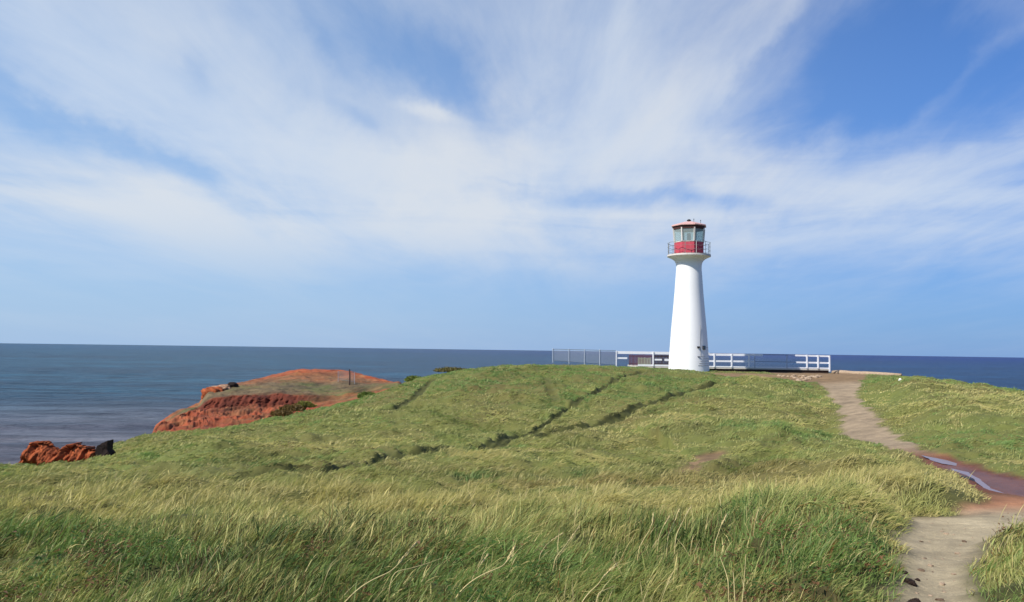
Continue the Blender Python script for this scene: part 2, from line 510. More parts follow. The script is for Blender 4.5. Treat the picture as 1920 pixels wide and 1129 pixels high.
def simple_mat(name, col, rough=0.6, var=0.12, scale=6.0, bump=0.1, metal=0.0, stain=None, spec=0.4):
    m, k, b = mat_new(name)
    co = k.n('ShaderNodeTexCoord').outputs['Object']
    n = k.noise(co, scale, 6, 0.6).outputs[0]
    lo = tuple(c * (1 - var) for c in col); hi = tuple(min(c * (1 + var), 1) for c in col)
    c = k.mix(n, lo, hi)
    if stain:
        n2 = k.noise(k.vec('MULTIPLY', co, (3, 3, 0.5)), 2.2, 5, 0.65).outputs[0]
        c = k.mix(k.math('MULTIPLY', k.smooth(n2, 0.52, 0.78), stain[1]), c, stain[0])
    k.t.links.new(c, b.inputs['Base Color'])
    b.inputs['Roughness'].default_value = rough
    b.inputs['Metallic'].default_value = metal
    b.inputs['Specular IOR Level'].default_value = spec
    if bump:
        bp = k.n('ShaderNodeBump', {'Strength': bump, 'Distance': 0.02, 'Height': k.noise(co, scale * 8, 4, 0.6).outputs[0]})
        k.t.links.new(bp.outputs[0], b.inputs['Normal'])
    return m

# soil / path / bare rock: albedo from a point attribute broken up by noise
def earth_mat(name, rough=0.9, bump=0.6, scale=9.0, wet=False, pebbles=0.0):
    m, k, b = mat_new(name)
    co = k.n('ShaderNodeTexCoord').outputs['Object']
    at = k.n('ShaderNodeAttribute', attribute_name='Col').outputs['Color']
    n = k.noise(co, scale, 8, 0.7).outputs[0]
    n2 = k.noise(co, scale * 0.13, 5, 0.6).outputs[0]
    v = k.math('ADD', k.math('MULTIPLY', n, 0.75), k.math('MULTIPLY', n2, 0.6))
    v = k.math('ADD', v, 0.33)
    gr = k.noise(co, scale * 11, 4, 0.7).outputs[0]
    v = k.math('MULTIPLY', v, k.math('MULTIPLY_ADD', gr, 0.9, 0.55))
    c = k.vec('MULTIPLY', at, k.n('ShaderNodeCombineXYZ', {0: v, 1: v, 2: v}).outputs[0])
    if pebbles:
        vo = k.n('ShaderNodeTexVoronoi', {'Vector': co, 'Scale': 26.0}, feature='F1')
        pb = k.math('MULTIPLY', k.smooth(vo.outputs['Distance'], 0.42, 0.15), k.smooth(k.noise(co, 5.0, 3).outputs[0], 0.45, 0.7))
        c = k.mix(k.math('MULTIPLY', pb, pebbles), c, k.vec('MULTIPLY', at, (1.5, 1.5, 1.5)))
    k.t.links.new(c, b.inputs['Base Color'])
    if wet:
        wa = k.n('ShaderNodeAttribute', attribute_name='wet').outputs['Fac']
        k.t.links.new(k.math('MULTIPLY_ADD', wa, -0.55, rough), b.inputs['Roughness'])
    else:
        b.inputs['Roughness'].default_value = rough
    b.inputs['Specular IOR Level'].default_value = 0.3
    bp = k.n('ShaderNodeBump', {'Strength': bump, 'Distance': 0.05, 'Height': n})
    bp2 = k.n('ShaderNodeBump', {'Strength': bump * 0.6, 'Distance': 0.015, 'Height': k.noise(co, scale * 6, 6, 0.7).outputs[0], 'Normal': bp.outputs[0]})
    k.t.links.new(bp2.outputs[0], b.inputs['Normal'])
    return m
M_ground = earth_mat('soil', bump=0.5)
M_path = earth_mat('path_sand', bump=0.8, scale=7.0, wet=True, pebbles=0.9)
M_rock = earth_mat('red_sandstone', bump=1.0, scale=2.6)

# ------------------------------------------------------------------ ground mesh
fine = np.radians(np.arange(-40, 40.01, 0.10))
side = np.radians(np.concatenate([np.arange(42, 100, 2.0), np.arange(104, 180, 5.0)]))
th = np.concatenate([-side[::-1], fine, side])
rr = np.exp(np.concatenate([np.arange(math.log(0.6), math.log(20), 0.0062), np.arange(math.log(20), math.log(56), 0.0034), np.arange(math.log(56), math.log(82), 0.0062)]))
TH, RR = np.meshgrid(th, rr, indexing='ij')
X, Y = RR * np.sin(TH), RR * np.cos(TH)
mk = masks(X, Y)
Z = height(X, Y, mk)
path, wet, rut, dep = mk

def L3(*a): return np.array([srgb(*c) for c in a])
SOIL = np.array(srgb(96, 88, 48)); SOILG = np.array(srgb(96, 104, 50)); RUTC = np.array(srgb(72, 74, 36))
hY, YE, DD = base_h(X, Y)
n_a = fbm(X, Y, 3.0, 4, 0.5, 21)[..., None]
colr = SOIL + (SOILG - SOIL) * np.clip(0.5 + n_a * 1.5, 0, 1)
thatch = (1 - sstep(Y, 9, 14))[..., None]
colr = colr * (1 - 0.45 * thatch) * (1 + thatch * 1.4 * fbm(X, Y, 0.12, 4, 0.7, 25)[..., None])
colr = colr * (1 - rut[..., None]) + RUTC * rut[..., None]
# path colours: sand near, red mud in the middle, taupe far, brown earth round the platform
SAND = np.array(srgb(156, 142, 114)); MUD = np.array(srgb(104, 60, 38)); TAUPE = np.array(srgb(141, 123, 98)); BROWN = np.array(srgb(124, 100, 70)); ORNG = np.array(srgb(150, 98, 66))
w_t = sstep(Y, 18.5, 24)[..., None]
w_m = (sstep(Y, 11.2, 12.8) * (1 - sstep(Y, 18.0, 23)))[..., None]
w_o = (sstep(Y, 9.8, 11.2) * (1 - sstep(Y, 11.8, 12.8)))[..., None] * 0.85
w_b = np.maximum(sstep(Y, 45, 50), (sdist(X, Y, PATCH) > -1.0) * 1.0)[..., None]
pc_ = SAND * (1 - w_t) + TAUPE * w_t
pc_ = pc_ * (1 - w_o) + ORNG * w_o
pc_ = pc_ * (1 - w_m) + MUD * w_m
pc_ = pc_ * (1 - w_b) + BROWN * w_b
pc_ = pc_ * (1 + 0.9 * fbm(X, Y, 0.5, 5, 0.7, 31)[..., None] + 0.35 * fbm(X, Y, 3.0, 2, 0.6, 32)[..., None])
edge = sstep(path, -0.15, 0.15)[..., None]
colr = colr * (1 - edge) + pc_ * edge
# bare red bank where the land breaks off
Dn = DD + 2.2 * fbm(X, Y, 5.0, 4, 0.5, 6)
bare = sstep(YE, Dn - 0.1, Dn + 0.8)[..., None]
REDR = np.array(srgb(150, 78, 48))
colr = colr * (1 - bare) + REDR * (0.8 + 0.8 * fbm(X, Z * 3, 2.0, 4, 0.5, 41)[..., None]) * bare
nth, nr = len(th), len(rr)
idx = np.arange(nth * nr).reshape(nth, nr)
quads = np.stack([idx[:-1, :-1], idx[1:, :-1], idx[1:, 1:], idx[:-1, 1:]], -1).reshape(-1, 4)
ctr_path = path.ravel()[quads].mean(1)
V = np.stack([X, Y, Z], -1).reshape(-1, 3)
wattr = sstep(wet, -0.3, 0.5).ravel()
def sub_mesh(name, sel, mat, extra=None):
    q = quads[sel]
    u, inv = np.unique(q, return_inverse=True)
    at = {'Col': np.clip(colr.reshape(-1, 3)[u], 0.002, 1)}
    if extra is not None: at['wet'] = extra[u]
    return np_mesh(name, V[u], inv.reshape(-1, 4), mat, True, None, at)
is_path = (ctr_path > -0.02)
g_ob = sub_mesh('ground', ~is_path, M_ground)
p_ob = sub_mesh('path', is_path, M_path, wattr)
tag(g_ob, kind='structure'); tag(p_ob, kind='structure')
# close the small disc under the camera and the back
cv = V.reshape(nth, nr, 3)[:, 0]
ob = mesh_obj('ground', [tuple(c) for c in cv], [tuple(range(nth))[::-1]], M_ground)
at = ob.data.attributes.new('Col', 'FLOAT_COLOR', 'POINT')
at.data.foreach_set('color', np.tile(np.array([*SOIL, 1.0], np.float32), nth))
tag(ob, kind='structure')

# ------------------------------------------------------------------ puddle water
m, k, b = mat_new('puddle_water')
co = k.n('ShaderNodeTexCoord').outputs['Object']
b.inputs['Base Color'].default_value = (*srgb(116, 84, 80), 1)
b.inputs['Roughness'].default_value = 0.16
b.inputs['IOR'].default_value = 1.33
b.inputs['Alpha'].default_value = 1.0
bp = k.n('ShaderNodeBump', {'Strength': 0.15, 'Distance': 0.01, 'Height': k.noise(co, 14.0, 3).outputs[0]})
k.t.links.new(bp.outputs[0], b.inputs['Normal'])
M_pud = m
def puddle(pts_px, dz, name='puddle'):
    pts = H2(pts_px)
    n = 60
    cx, cy = np.mean([p[0] for p in pts]), np.mean([p[1] for p in pts])
    V2 = [(p[0], p[1]) for p in pts]
    # resample + wobble
    out = []
    for i in range(len(V2)):
        a, bb = V2[i], V2[(i + 1) % len(V2)]
        for q in np.linspace(0, 1, 8, endpoint=False):
            out.append((a[0] + (bb[0] - a[0]) * q, a[1] + (bb[1] - a[1]) * q))
    out = np.array(out)
    out += 0.10 * np.stack([fbm(out[:, 0], out[:, 1], 0.5, 3, 0.5, 50), fbm(out[:, 0], out[:, 1], 0.5, 3, 0.5, 51)], -1)
    zz = height(out[:, 0], out[:, 1]).mean() + dz
    o = mesh_obj(name, [(x, y, zz) for x, y in out], [tuple(range(len(out)))], M_pud)
    tag(o, kind='structure')
    return o
puddle([(1726, 849), (1748, 851), (1775, 854), (1796, 858), (1790, 861), (1765, 859), (1740, 854)], 0.02)
puddle([(1782, 875), (1815, 880), (1845, 894), (1858, 902), (1885, 909), (1925, 914), (2000, 916), (2000, 919), (1925, 917), (1880, 912), (1852, 907), (1840, 899), (1812, 884), (1785, 878)], 0.02)

# ------------------------------------------------------------------ sea
R_E = 6.371e6
m, k, b = mat_new('sea_water')
geo = k.n('ShaderNodeNewGeometry').outputs['Position']
sx = k.n('ShaderNodeSeparateXYZ', {0: geo})
rad = k.n('ShaderNodeVectorMath', {0: geo}, operation='LENGTH').outputs['Value']
ang = k.math('ARCTAN2', sx.outputs[0], sx.outputs[1])
nl = k.noise(geo, 0.012, 5, 0.6).outputs[0]
deep_refl = k.mix(k.smooth(ang, -0.45, 0.45), srgb(16, 66, 96), srgb(5, 37, 98))  # left to right mix paints cloud and sun reflections into the water colour
deep_refl = k.mix(k.smooth(rad, 260, 2600), k.mix(0.55, deep_refl, srgb(28, 66, 80)), deep_refl)
shal = k.mix(k.smooth(k.math('ADD', rad, k.math('MULTIPLY', nl, 60)), 240, 110), deep_refl, srgb(106, 100, 106))
patch = k.noise(k.vec('MULTIPLY', geo, (0.35, 1.0, 1.0)), 0.02, 5, 0.6).outputs[0]
wl = k.noise(k.vec('MULTIPLY', geo, (0.3, 1.0, 1.0)), 0.16, 6, 0.65, 0.3).outputs[0]
shal = k.mix(k.smooth(wl, 0.38, 0.62), k.vec('MULTIPLY', shal, (0.58, 0.60, 0.64)), k.vec('MULTIPLY', shal, (1.42, 1.40, 1.34)))  # ripple light and shade painted into the colour as streaky noise
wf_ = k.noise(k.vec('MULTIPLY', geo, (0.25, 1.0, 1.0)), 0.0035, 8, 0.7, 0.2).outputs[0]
shal = k.mix(k.smooth(wf_, 0.35, 0.65), k.vec('MULTIPLY', shal, (0.78, 0.80, 0.84)), k.vec('MULTIPLY', shal, (1.2, 1.18, 1.14)))  # same painted ripple tone at a larger scale for far water
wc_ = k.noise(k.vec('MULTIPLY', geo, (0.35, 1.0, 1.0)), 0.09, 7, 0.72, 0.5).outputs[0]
shal = k.mix(k.smooth(wc_, 0.52, 0.66), shal, k.vec('MULTIPLY', shal, (0.55, 0.60, 0.68)))  # dark dashes of chop, wave shading painted as colour
fo = k.noise(k.vec('MULTIPLY', geo, (0.22, 1.0, 1.0)), 0.22, 6, 0.7, 0.6).outputs[0]
fo = k.math('MULTIPLY', k.smooth(fo, 0.60, 0.70), k.smooth(rad, 130, 80))
shal = k.mix(k.math('MULTIPLY', fo, 0.5), shal, (0.55, 0.55, 0.6))
colw = k.mix(k.smooth(patch, 0.35, 0.7), k.vec('MULTIPLY', shal, (0.62, 0.66, 0.72)), k.vec('MULTIPLY', shal, (1.3, 1.3, 1.22)))  # broad painted light and dark wave streaks
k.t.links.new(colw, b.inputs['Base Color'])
b.inputs['Roughness'].default_value = 0.32
b.inputs['IOR'].default_value = 1.33
b.inputs['Specular IOR Level'].default_value = 0.12
wvv = k.vec('MULTIPLY', geo, (0.45, 1.0, 1.0))
h1 = k.noise(wvv, 0.16, 4, 0.55).outputs[0]
h2 = k.noise(wvv, 0.9, 6, 0.62, 0.4).outputs[0]
b1 = k.n('ShaderNodeBump', {'Strength': 1.0, 'Distance': 3.0, 'Height': h1})
b2 = k.n('ShaderNodeBump', {'Strength': 1.0, 'Distance': 0.9, 'Height': h2, 'Normal': b1.outputs[0]})
k.t.links.new(b2.outputs[0], b.inputs['Normal'])
M_sea = m
ths = np.radians(np.concatenate([np.arange(-180, -45, 5.0), np.arange(-45, 45, 0.25), np.arange(45, 180.1, 5.0)]))
rs = np.concatenate([np.exp(np.linspace(math.log(20), math.log(600), 420)), np.exp(np.linspace(math.log(620), math.log(22000), 120))])
TS, RS = np.meshgrid(ths, rs, indexing='ij')
XS, YS = RS * np.sin(TS), RS * np.cos(TS)
ZS = -RS ** 2 / (2 * R_E)
nearw = 1 - sstep(RS, 250, 600)
ZS = ZS + nearw * (0.55 * fbm(XS * 0.35, YS, 9.0, 3, 0.5, 61) + 0.25 * fbm(XS * 0.5, YS, 3.0, 2, 0.5, 62))
# two breaking swells running in to the left shore
for r0, am in ((84, 0.7), (104, 0.55), (128, 0.4)):
    rw = RS + 9 * fbm(XS, YS, 30, 2, 0.5, 63)
    ZS += am * np.exp(-((rw - r0) / 2.2) ** 2) * (0.6 + fbm(XS, YS, 14, 2, 0.5, 64))
n1_, n2_ = ZS.shape
ii = np.arange(n1_ * n2_).reshape(n1_, n2_)
qs = np.stack([ii[:-1, :-1], ii[1:, :-1], ii[1:, 1:], ii[:-1, 1:]], -1).reshape(-1, 4)
sea = np_mesh('sea', np.stack([XS, YS, ZS], -1).reshape(-1, 3), qs, M_sea, True)
tag(sea, kind='structure')

# ------------------------------------------------------------------ red headland
HK = [262, 290, 340, 372, 390, 440, 500, 560, 635, 680, 740, 800]
HR = [  # rows front to back: photo rows, distances
    ([880, 832, 820, 814, 812, 806, 800, 790, 780, 768, 752, 745], [43, 44, 46, 46, 47, 48, 50, 51, 52, 53, 54, 55]),
    ([880, 812, 798, 795, 794, 790, 784, 778, 764, 754, 738, 722], [44, 50, 52, 53, 53, 54, 54, 55, 55, 56, 57, 58]),
    ([880, 808, 782, 776, 774, 769, 764, 758, 748, 740, 728, 716], [46, 54, 57, 59, 60, 61, 62, 62, 62, 61, 60, 60]),
    ([885, 806, 776, 768, 752, 742, 740, 740, 742, 736, 724, 714], [48, 55, 58, 61, 61.2, 62.2, 63.2, 63.2, 63.2, 63, 62, 61]),
    ([885, 804, 773, 764, 740, 733, 730, 730, 732, 729, 722, 713], [49, 56, 59, 62, 63, 65, 66, 66, 66, 66, 65, 62]),
    ([890, 802, 771, 761, 733, 724, 716, 710, 714, 716, 720, 712], [51, 58, 61, 64, 67, 70, 73, 75, 74, 72, 68, 63]),
    ([890, 801, 769, 759, 731, 722, 712, 704, 706, 712, 719, 711], [52, 59, 62, 66, 69, 74, 78, 78, 78, 76, 70, 64]),
    ([890, 800, 768, 758, 730, 721, 709, 695, 695, 704, 718, 711], [53, 60, 63, 67, 71, 78, 81, 80, 84, 80, 71, 65]),
    ([890, 800, 768, 757, 729, 720, 707, 693, 691.5, 702, 718, 711], [54, 61, 65, 69, 74, 82, 88, 90, 90, 84, 73, 66]),
]
G = []
ue = np.linspace(0, 1, 420)
pxs = np.interp(ue, np.linspace(0, 1, len(HK)), HK)
for pys, Ys in HR:
    row = []
    py_i = np.interp(pxs, HK, pys); Y_i = np.interp(pxs, HK, Ys)
    G.append(np.array([P(a, b_, c_) for a, b_, c_ in zip(pxs, py_i, Y_i)]))
last = G[-1].copy(); last[:, 1] += 1.5; last[:, 2] = last[:, 2] - 1.0; G.append(last)
last = G[-1].copy(); last[:, 1] += 3; last[:, 2] = -1.5; G.append(last)
G = np.array(G)
nrow = 260
# rows get more samples; rock stays a little stepped
tt = np.linspace(0, len(G) - 1, nrow)
i0 = np.minimum(tt.astype(int), len(G) - 2); f = (tt - i0)[:, None, None]
f = f * 0.5 + (f * f * (3 - 2 * f)) * 0.5
HG = G[i0] * (1 - f) + G[i0 + 1] * f
for d_ in range(3):
    HG[..., d_] = gsm(HG[..., d_], 3, 1)
hx, hy, hz_ = HG[..., 0], HG[..., 1], HG[..., 2]
rowi = np.repeat(tt[:, None], 420, 1)
cliff = np.exp(-((rowi - 2.5) / 0.55) ** 2) * sstep(pxs[None, :], 340, 390) * (1 - sstep(pxs[None, :], 600, 660))
gully = 0.6 * np.abs(fbm(hx, hx * 0 + 3, 1.3, 4, 0.65, 71)) + 0.6 * np.abs(fbm(hx, hz_ * 1.2, 0.7, 4, 0.65, 70))
amp = 0.5 + 0.6 * fbm(hx, hy, 4.0, 2, 0.5, 75)
HG[..., 1] += cliff * (gully * 2.2 - 0.4) 
rdg = np.abs(fbm(hx * 1.2, hy * 0.5, 1.6, 5, 0.6, 79))
HG[..., 2] -= (rdg * 3.4 - 0.45) * (1 - sstep(rowi, 1.9, 2.4)) * sstep(rowi, 0.2, 1.0) * (1 - sstep(pxs[None, :], 520, 620)) * 0.55
HG[..., 2] += 0.55 * fbm(hx, hy, 2.6, 5, 0.6, 72) * (1 - 0.5 * cliff) + 0.22 * fbm(hx, hy, 0.7, 3, 0.6, 73) * (1 - 0.6 * sstep(rowi, 6.5, 8)) - sstep(pxs[None, :], 745, 775) * 1.2
cO = np.array(srgb(142, 68, 40)); cR = np.array(srgb(98, 44, 28)); cG = np.array(srgb(98, 82, 60)); cT = np.array(srgb(126, 84, 54)); cV = np.array(srgb(84, 86, 46))
nn = fbm(hx, hy, 2.2, 5, 0.6, 74)[..., None]; ns = fbm(hx * 0.5, hy, 1.1, 4, 0.6, 76)[..., None]
r_ = rowi[..., None]
cc = cO + (cT - cO) * np.clip(0.35 + ns * 2.2, 0, 1)
shelf = sstep(r_, 2.9, 3.1) * (1 - sstep(r_ + ns, 4.5, 5.3))
cc = cc * (1 - shelf) + (cG + (cV - cG) * np.clip(nn * 3, 0, 1)) * shelf
up = sstep(r_ + ns * 0.8, 4.7, 5.2) * (1 - sstep(r_, 6.1, 6.6))
cc = cc * (1 - up * 0.65) + (cT + (cG - cT) * np.clip(0.5 + nn * 3, 0, 1)) * up * 0.65
cl3 = np.clip(cliff[..., None] * 1.5, 0, 1)
cc = cc * (1 - cl3) + cR * (0.9 + 1.4 * (gully[..., None] - 0.15)) * cl3
rgt = (sstep(pxs[None, :] + 60 * nn[..., 0], 560, 640) * (1 - sstep(rowi, 3.2, 4.6)))[..., None]
cc = cc * (1 - rgt * 0.6) + (cT + (cV - cT) * np.clip(0.6 + nn * 3, 0, 1)) * rgt * 0.6
cc = cc * (1 + 1.2 * fbm(hx, hy, 0.8, 5, 0.65, 77)[..., None] + 0.9 * fbm(hx * 0.4, hz_ * 2.5, 1.1, 4, 0.6, 78)[..., None])
ih = np.arange(nrow * 420).reshape(nrow, 420)
qh = np.stack([ih[:-1, :-1], ih[:-1, 1:], ih[1:, 1:], ih[1:, :-1]], -1).reshape(-1, 4)
hl = np_mesh('red_headland', HG.reshape(-1, 3), qh, M_rock, True, None, {'Col': np.clip(cc.reshape(-1, 3) * np.array([0.96, 0.98, 0.9]), 0.004, 1)})
tag(hl, kind='structure')

# ------------------------------------------------------------------ rocks
def rock(name, c, s, mat_col, label, cat='rock', group=None, rz=0.0, seed=1, rough=0.35, lvl=4, top=None):
    bm = bmesh.new()
    bmesh.ops.create_icosphere(bm, subdivisions=lvl, radius=1.0)
    co = np.array([v.co[:] for v in bm.verts])
    n = fbm(co[:, 0] * 1.0 + co[:, 2] * 0.6, co[:, 1] - co[:, 2] * 0.8, 0.9, 4, 0.55, seed)
    n2 = fbm(co[:, 0] + 4 + co[:, 2], co[:, 1] + co[:, 2] * 1.3, 0.25, 3, 0.6, seed + 1)
    co = np.sign(co) * np.abs(co) ** 0.8 * (1 + rough * n * 2 + rough * 0.4 * n2)[:, None]
    if top: co[:, 2] = top(co)
    for v, p in zip(bm.verts, co):
        v.co = (p[0] * s[0], p[1] * s[1], p[2] * s[2])
    o = bm_obj(name, bm, mat_col, None, lvl > 3)
    o.location = c
    o.rotation_euler = (0, 0, rz)
    tag(o, label, cat, group)
    return o

def rockmat(name, c1, c2, scale=3.0, bump=0.9):
    m, k, b = mat_new(name)
    co = k.n('ShaderNodeTexCoord').outputs['Object']
    n = k.noise(k.vec('MULTIPLY', co, (1, 1, 1.6)), scale, 8, 0.68).outputs[0]
    k.t.links.new(k.ramp(n, [(0.3, c1), (0.62, c2)]), b.inputs['Base Color'])
    b.inputs['Roughness'].default_value = 0.9
    b.inputs['Specular IOR Level'].default_value = 0.2
    bp = k.n('ShaderNodeBump', {'Strength': bump, 'Distance': 0.06, 'Height': k.noise(co, scale * 2.3, 7, 0.7).outputs[0]})
    k.t.links.new(bp.outputs[0], b.inputs['Normal'])
    return m
M_redrock = rockmat('red_rock', srgb(80, 34, 20), srgb(166, 88, 50), 2.8)
M_black = rockmat('dark_rock', srgb(24, 18, 16), srgb(46, 36, 32))
M_pale = rockmat('pale_stone', srgb(126, 108, 88), srgb(178, 156, 132), 8.0, 0.5)
M_guano = rockmat('pale_topped_rock', srgb(96, 42, 22), srgb(180, 146, 116), 5.0)
M_darkst = rockmat('dark_stone', srgb(30, 22, 18), srgb(62, 48, 40), 14.0, 0.6)

# outcrop at the left edge of the grass: crest line follows the photo's outline
def outcrop():
    crest = [(38, 868), (42, 850), (48, 842), (52, 826), (62, 823), (75, 824), (88, 829), (98, 838), (104, 843), (114, 838), (120, 831),
             (128, 829), (140, 829), (150, 834), (164, 836), (176, 838), (184, 842), (190, 868)]
    px_ = np.linspace(38, 190, 150)
    py_ = np.interp(px_, [c[0] for c in crest], [c[1] for c in crest])
    Y0 = 31.0
    nv = 60
    vs = np.zeros((150, nv, 3))
    for i in range(150):
        p = P(px_[i] + 6, py_[i] + 4, Y0)
        zb = EYE - 5.6
        H_ = max(p[2] - zb, 0.1)
        for j in range(nv):
            u = j / (nv - 1)                      # 0 front foot .. 1 back foot
            a = math.pi * u
            zz = zb + H_ * min(1, math.sin(a) ** 0.35 if 0 < u < 1 else 0)
            vs[i, j] = (p[0] * (1 + 0.0), Y0 - math.cos(a) * 0.8, zz)
    x_, y_, z_ = vs[..., 0], vs[..., 1], vs[..., 2]
    g = fbm(x_ + 3 * y_ * 0.2, z_ * 1.0 + y_ * 0.5, 0.5, 5, 0.6, 81)
    g2 = np.abs(fbm(x_, z_ * 0.3, 0.35, 3, 0.6, 82))
    vs[..., 1] += np.where(y_ < Y0, -1, 1) * (g * 0.8 - g2 * 1.2)
    vs[..., 2] += 0.16 * fbm(x_, y_, 0.3, 3, 0.6, 83)
    ix = np.arange(150 * nv).reshape(150, nv)
    q = np.stack([ix[:-1, :-1], ix[1:, :-1], ix[1:, 1:], ix[:-1, 1:]], -1).reshape(-1, 4)
    o = np_mesh('rock_outcrop', vs.reshape(-1, 3), q, M_redrock, True)
    return tag(o, 'jagged orange red sandstone outcrop at the left end of the grass edge', 'rock')
outcrop()
# dark pointed slab beside it
pA = [P(178, 875, 30.6), P(180, 838, 30.6), P(188, 833, 30.6), P(196, 829, 30.6), P(202, 826.5, 30.6), P(200.5, 838, 30.6), P(201, 845, 30.6), P(206, 851, 30.6), P(207, 875, 30.6)]
bm = bmesh.new()
fr = [bm.verts.new(p) for p in pA]
bm.faces.new(fr)
r = bmesh.ops.extrude_face_region(bm, geom=bm.faces[:])
bmesh.ops.translate(bm, vec=(-0.02, 0.5, 0), verts=[v for v in r['geom'] if isinstance(v, bmesh.types.BMVert)])
bmesh.ops.triangulate(bm, faces=bm.faces[:])
bmesh.ops.subdivide_edges(bm, edges=bm.edges[:], cuts=3, use_grid_fill=True, fractal=0.35, seed=3)
bmesh.ops.recalc_face_normals(bm, faces=bm.faces[:])
tag(bm_obj('rock', bm, M_black), 'dark almost black pointed rock at the right end of the orange outcrop', 'rock')
# rocks on the headland tip
p = P(399, 739, 66); rock('rock', p, (0.95, 0.9, 0.62), M_redrock, 'broken dark red rock at the seaward tip of the red headland', seed=3, rz=0.3, rough=0.5)
p = P(409, 730.5, 67); rock('rock', p, (0.75, 0.7, 0.24), M_guano, 'pale topped rust coloured rock ledge on the headland tip', seed=8, rz=-0.2, rough=0.55)
p = P(420, 725, 68); rock('rock', p, (0.42, 0.4, 0.17), M_guano, 'small whitish rock between the rust ledge and the black boulder', seed=12, rough=0.5)
p = P(436, 723.5, 69); rock('boulder', p, (0.52, 0.5, 0.34), M_black, 'round black boulder on the crest of the headland tip', 'boulder', seed=15, rough=0.3)

# ------------------------------------------------------------------ lighthouse
S = 57 / F * 1.001
Bp = P(1291.5, 690, 57)
M_white = simple_mat('white_paint', (0.80, 0.80, 0.79), 0.55, 0.03, 0.8, 0.08, stain=((0.62, 0.60, 0.56), 0.25))
M_red = simple_mat('faded_red_paint', srgb(182, 66, 80), 0.6, 0.2, 5.0, 0.1, stain=(srgb(212, 124, 132), 0.9))
M_roof = simple_mat('pale_roof_paint', srgb(200, 158, 150), 0.6, 0.15, 3.0, 0.1, stain=(srgb(140, 76, 66), 0.6))
M_brown = simple_mat('dark_brown_paint', srgb(70, 40, 34), 0.7, 0.2, 4.0)
M_mull = simple_mat('cream_paint', srgb(206, 200, 192), 0.6, 0.08, 5.0, 0.1, stain=(srgb(130, 96, 80), 0.4))
M_rail = simple_mat('rusty_rail', srgb(124, 130, 124), 0.7, 0.25, 7.0, stain=(srgb(80, 36, 26), 0.7))
M_dark = simple_mat('black_metal', srgb(34, 32, 34), 0.5, 0.2, 9.0)
M_grey = simple_mat('grey_glazing', srgb(92, 104, 112), 0.25, 0.1, 9.0, 0.02)
m, k, b = mat_new('lantern_glass')
for nd in list(m.node_tree.nodes):
    if nd.type != 'OUTPUT_MATERIAL': m.node_tree.nodes.remove(nd)
outn = [n for n in m.node_tree.nodes if n.type == 'OUTPUT_MATERIAL'][0]
tr = k.n('ShaderNodeBsdfTransparent', {'Color': (0.86, 0.93, 0.92, 1)}).outputs[0]
gl = k.n('ShaderNodeBsdfPrincipled', {'Base Color': (0.62, 0.70, 0.68, 1), 'Roughness': 0.15}).outputs[0]
mx = k.n('ShaderNodeMixShader', {0: 0.22, 1: tr, 2: gl}).outputs[0]
k.t.links.new(mx, outn.inputs[0])
M_glass = m
m, k, b = mat_new('lens_glass')
b.inputs['Base Color'].default_value = (*srgb(58, 72, 112), 1)
b.inputs['Roughness'].default_value = 0.12
M_lens = m
lh = thing('lighthouse', tuple(Bp), 'white tapering lighthouse with red walled lantern room and encircling gallery', 'lighthouse')
zz = lambda py: (690 - py) * S
bm = bmesh.new()
TP = [(700, 37.8), (690, 37.3), (672, 36.5), (655, 35.3), (620, 32.8), (585, 29.6), (550, 26.6), (520, 24.6), (507, 23.5), (499, 23.5), (494, 24.3),
      (490, 26.2), (487, 29.2), (484.5, 33.5), (482.5, 38.0), (481.6, 40.0)]
pr = []
for (p0, r0), (p1, r1) in zip(TP, TP[1:]):
    for q in np.linspace(0, 1, 3, endpoint=False):
        pr.append(((r0 + (r1 - r0) * q) * S, zz(p0 + (p1 - p0) * q)))
pr.append((40.0 * S, zz(481.6)))
lathe(bm, pr, 96)
tower = bm_obj('tower', bm, M_white, lh, True)
bm = bmesh.new()
lathe(bm, [(40.4 * S, zz(481.4)), (40.3 * S, zz(480.9)), (40.3 * S, zz(478.7)), (40.4 * S, zz(478.3))], 96)
ob = bm_obj('gallery', bm, M_mull, lh)
bm = bmesh.new()
lathe(bm, [(26 * S, zz(478.25)), (26 * S, zz(478.0)), (39.6 * S, zz(478.0)), (39.6 * S, zz(478.25))], 64)
bm_obj('bounce_cut_disc', bm, simple_mat('dark_bounce_cut', srgb(70, 62, 58), 0.8, 0.2, 5.0), lh)  # dark disc added over the gallery floor to cut light bounced onto the wall
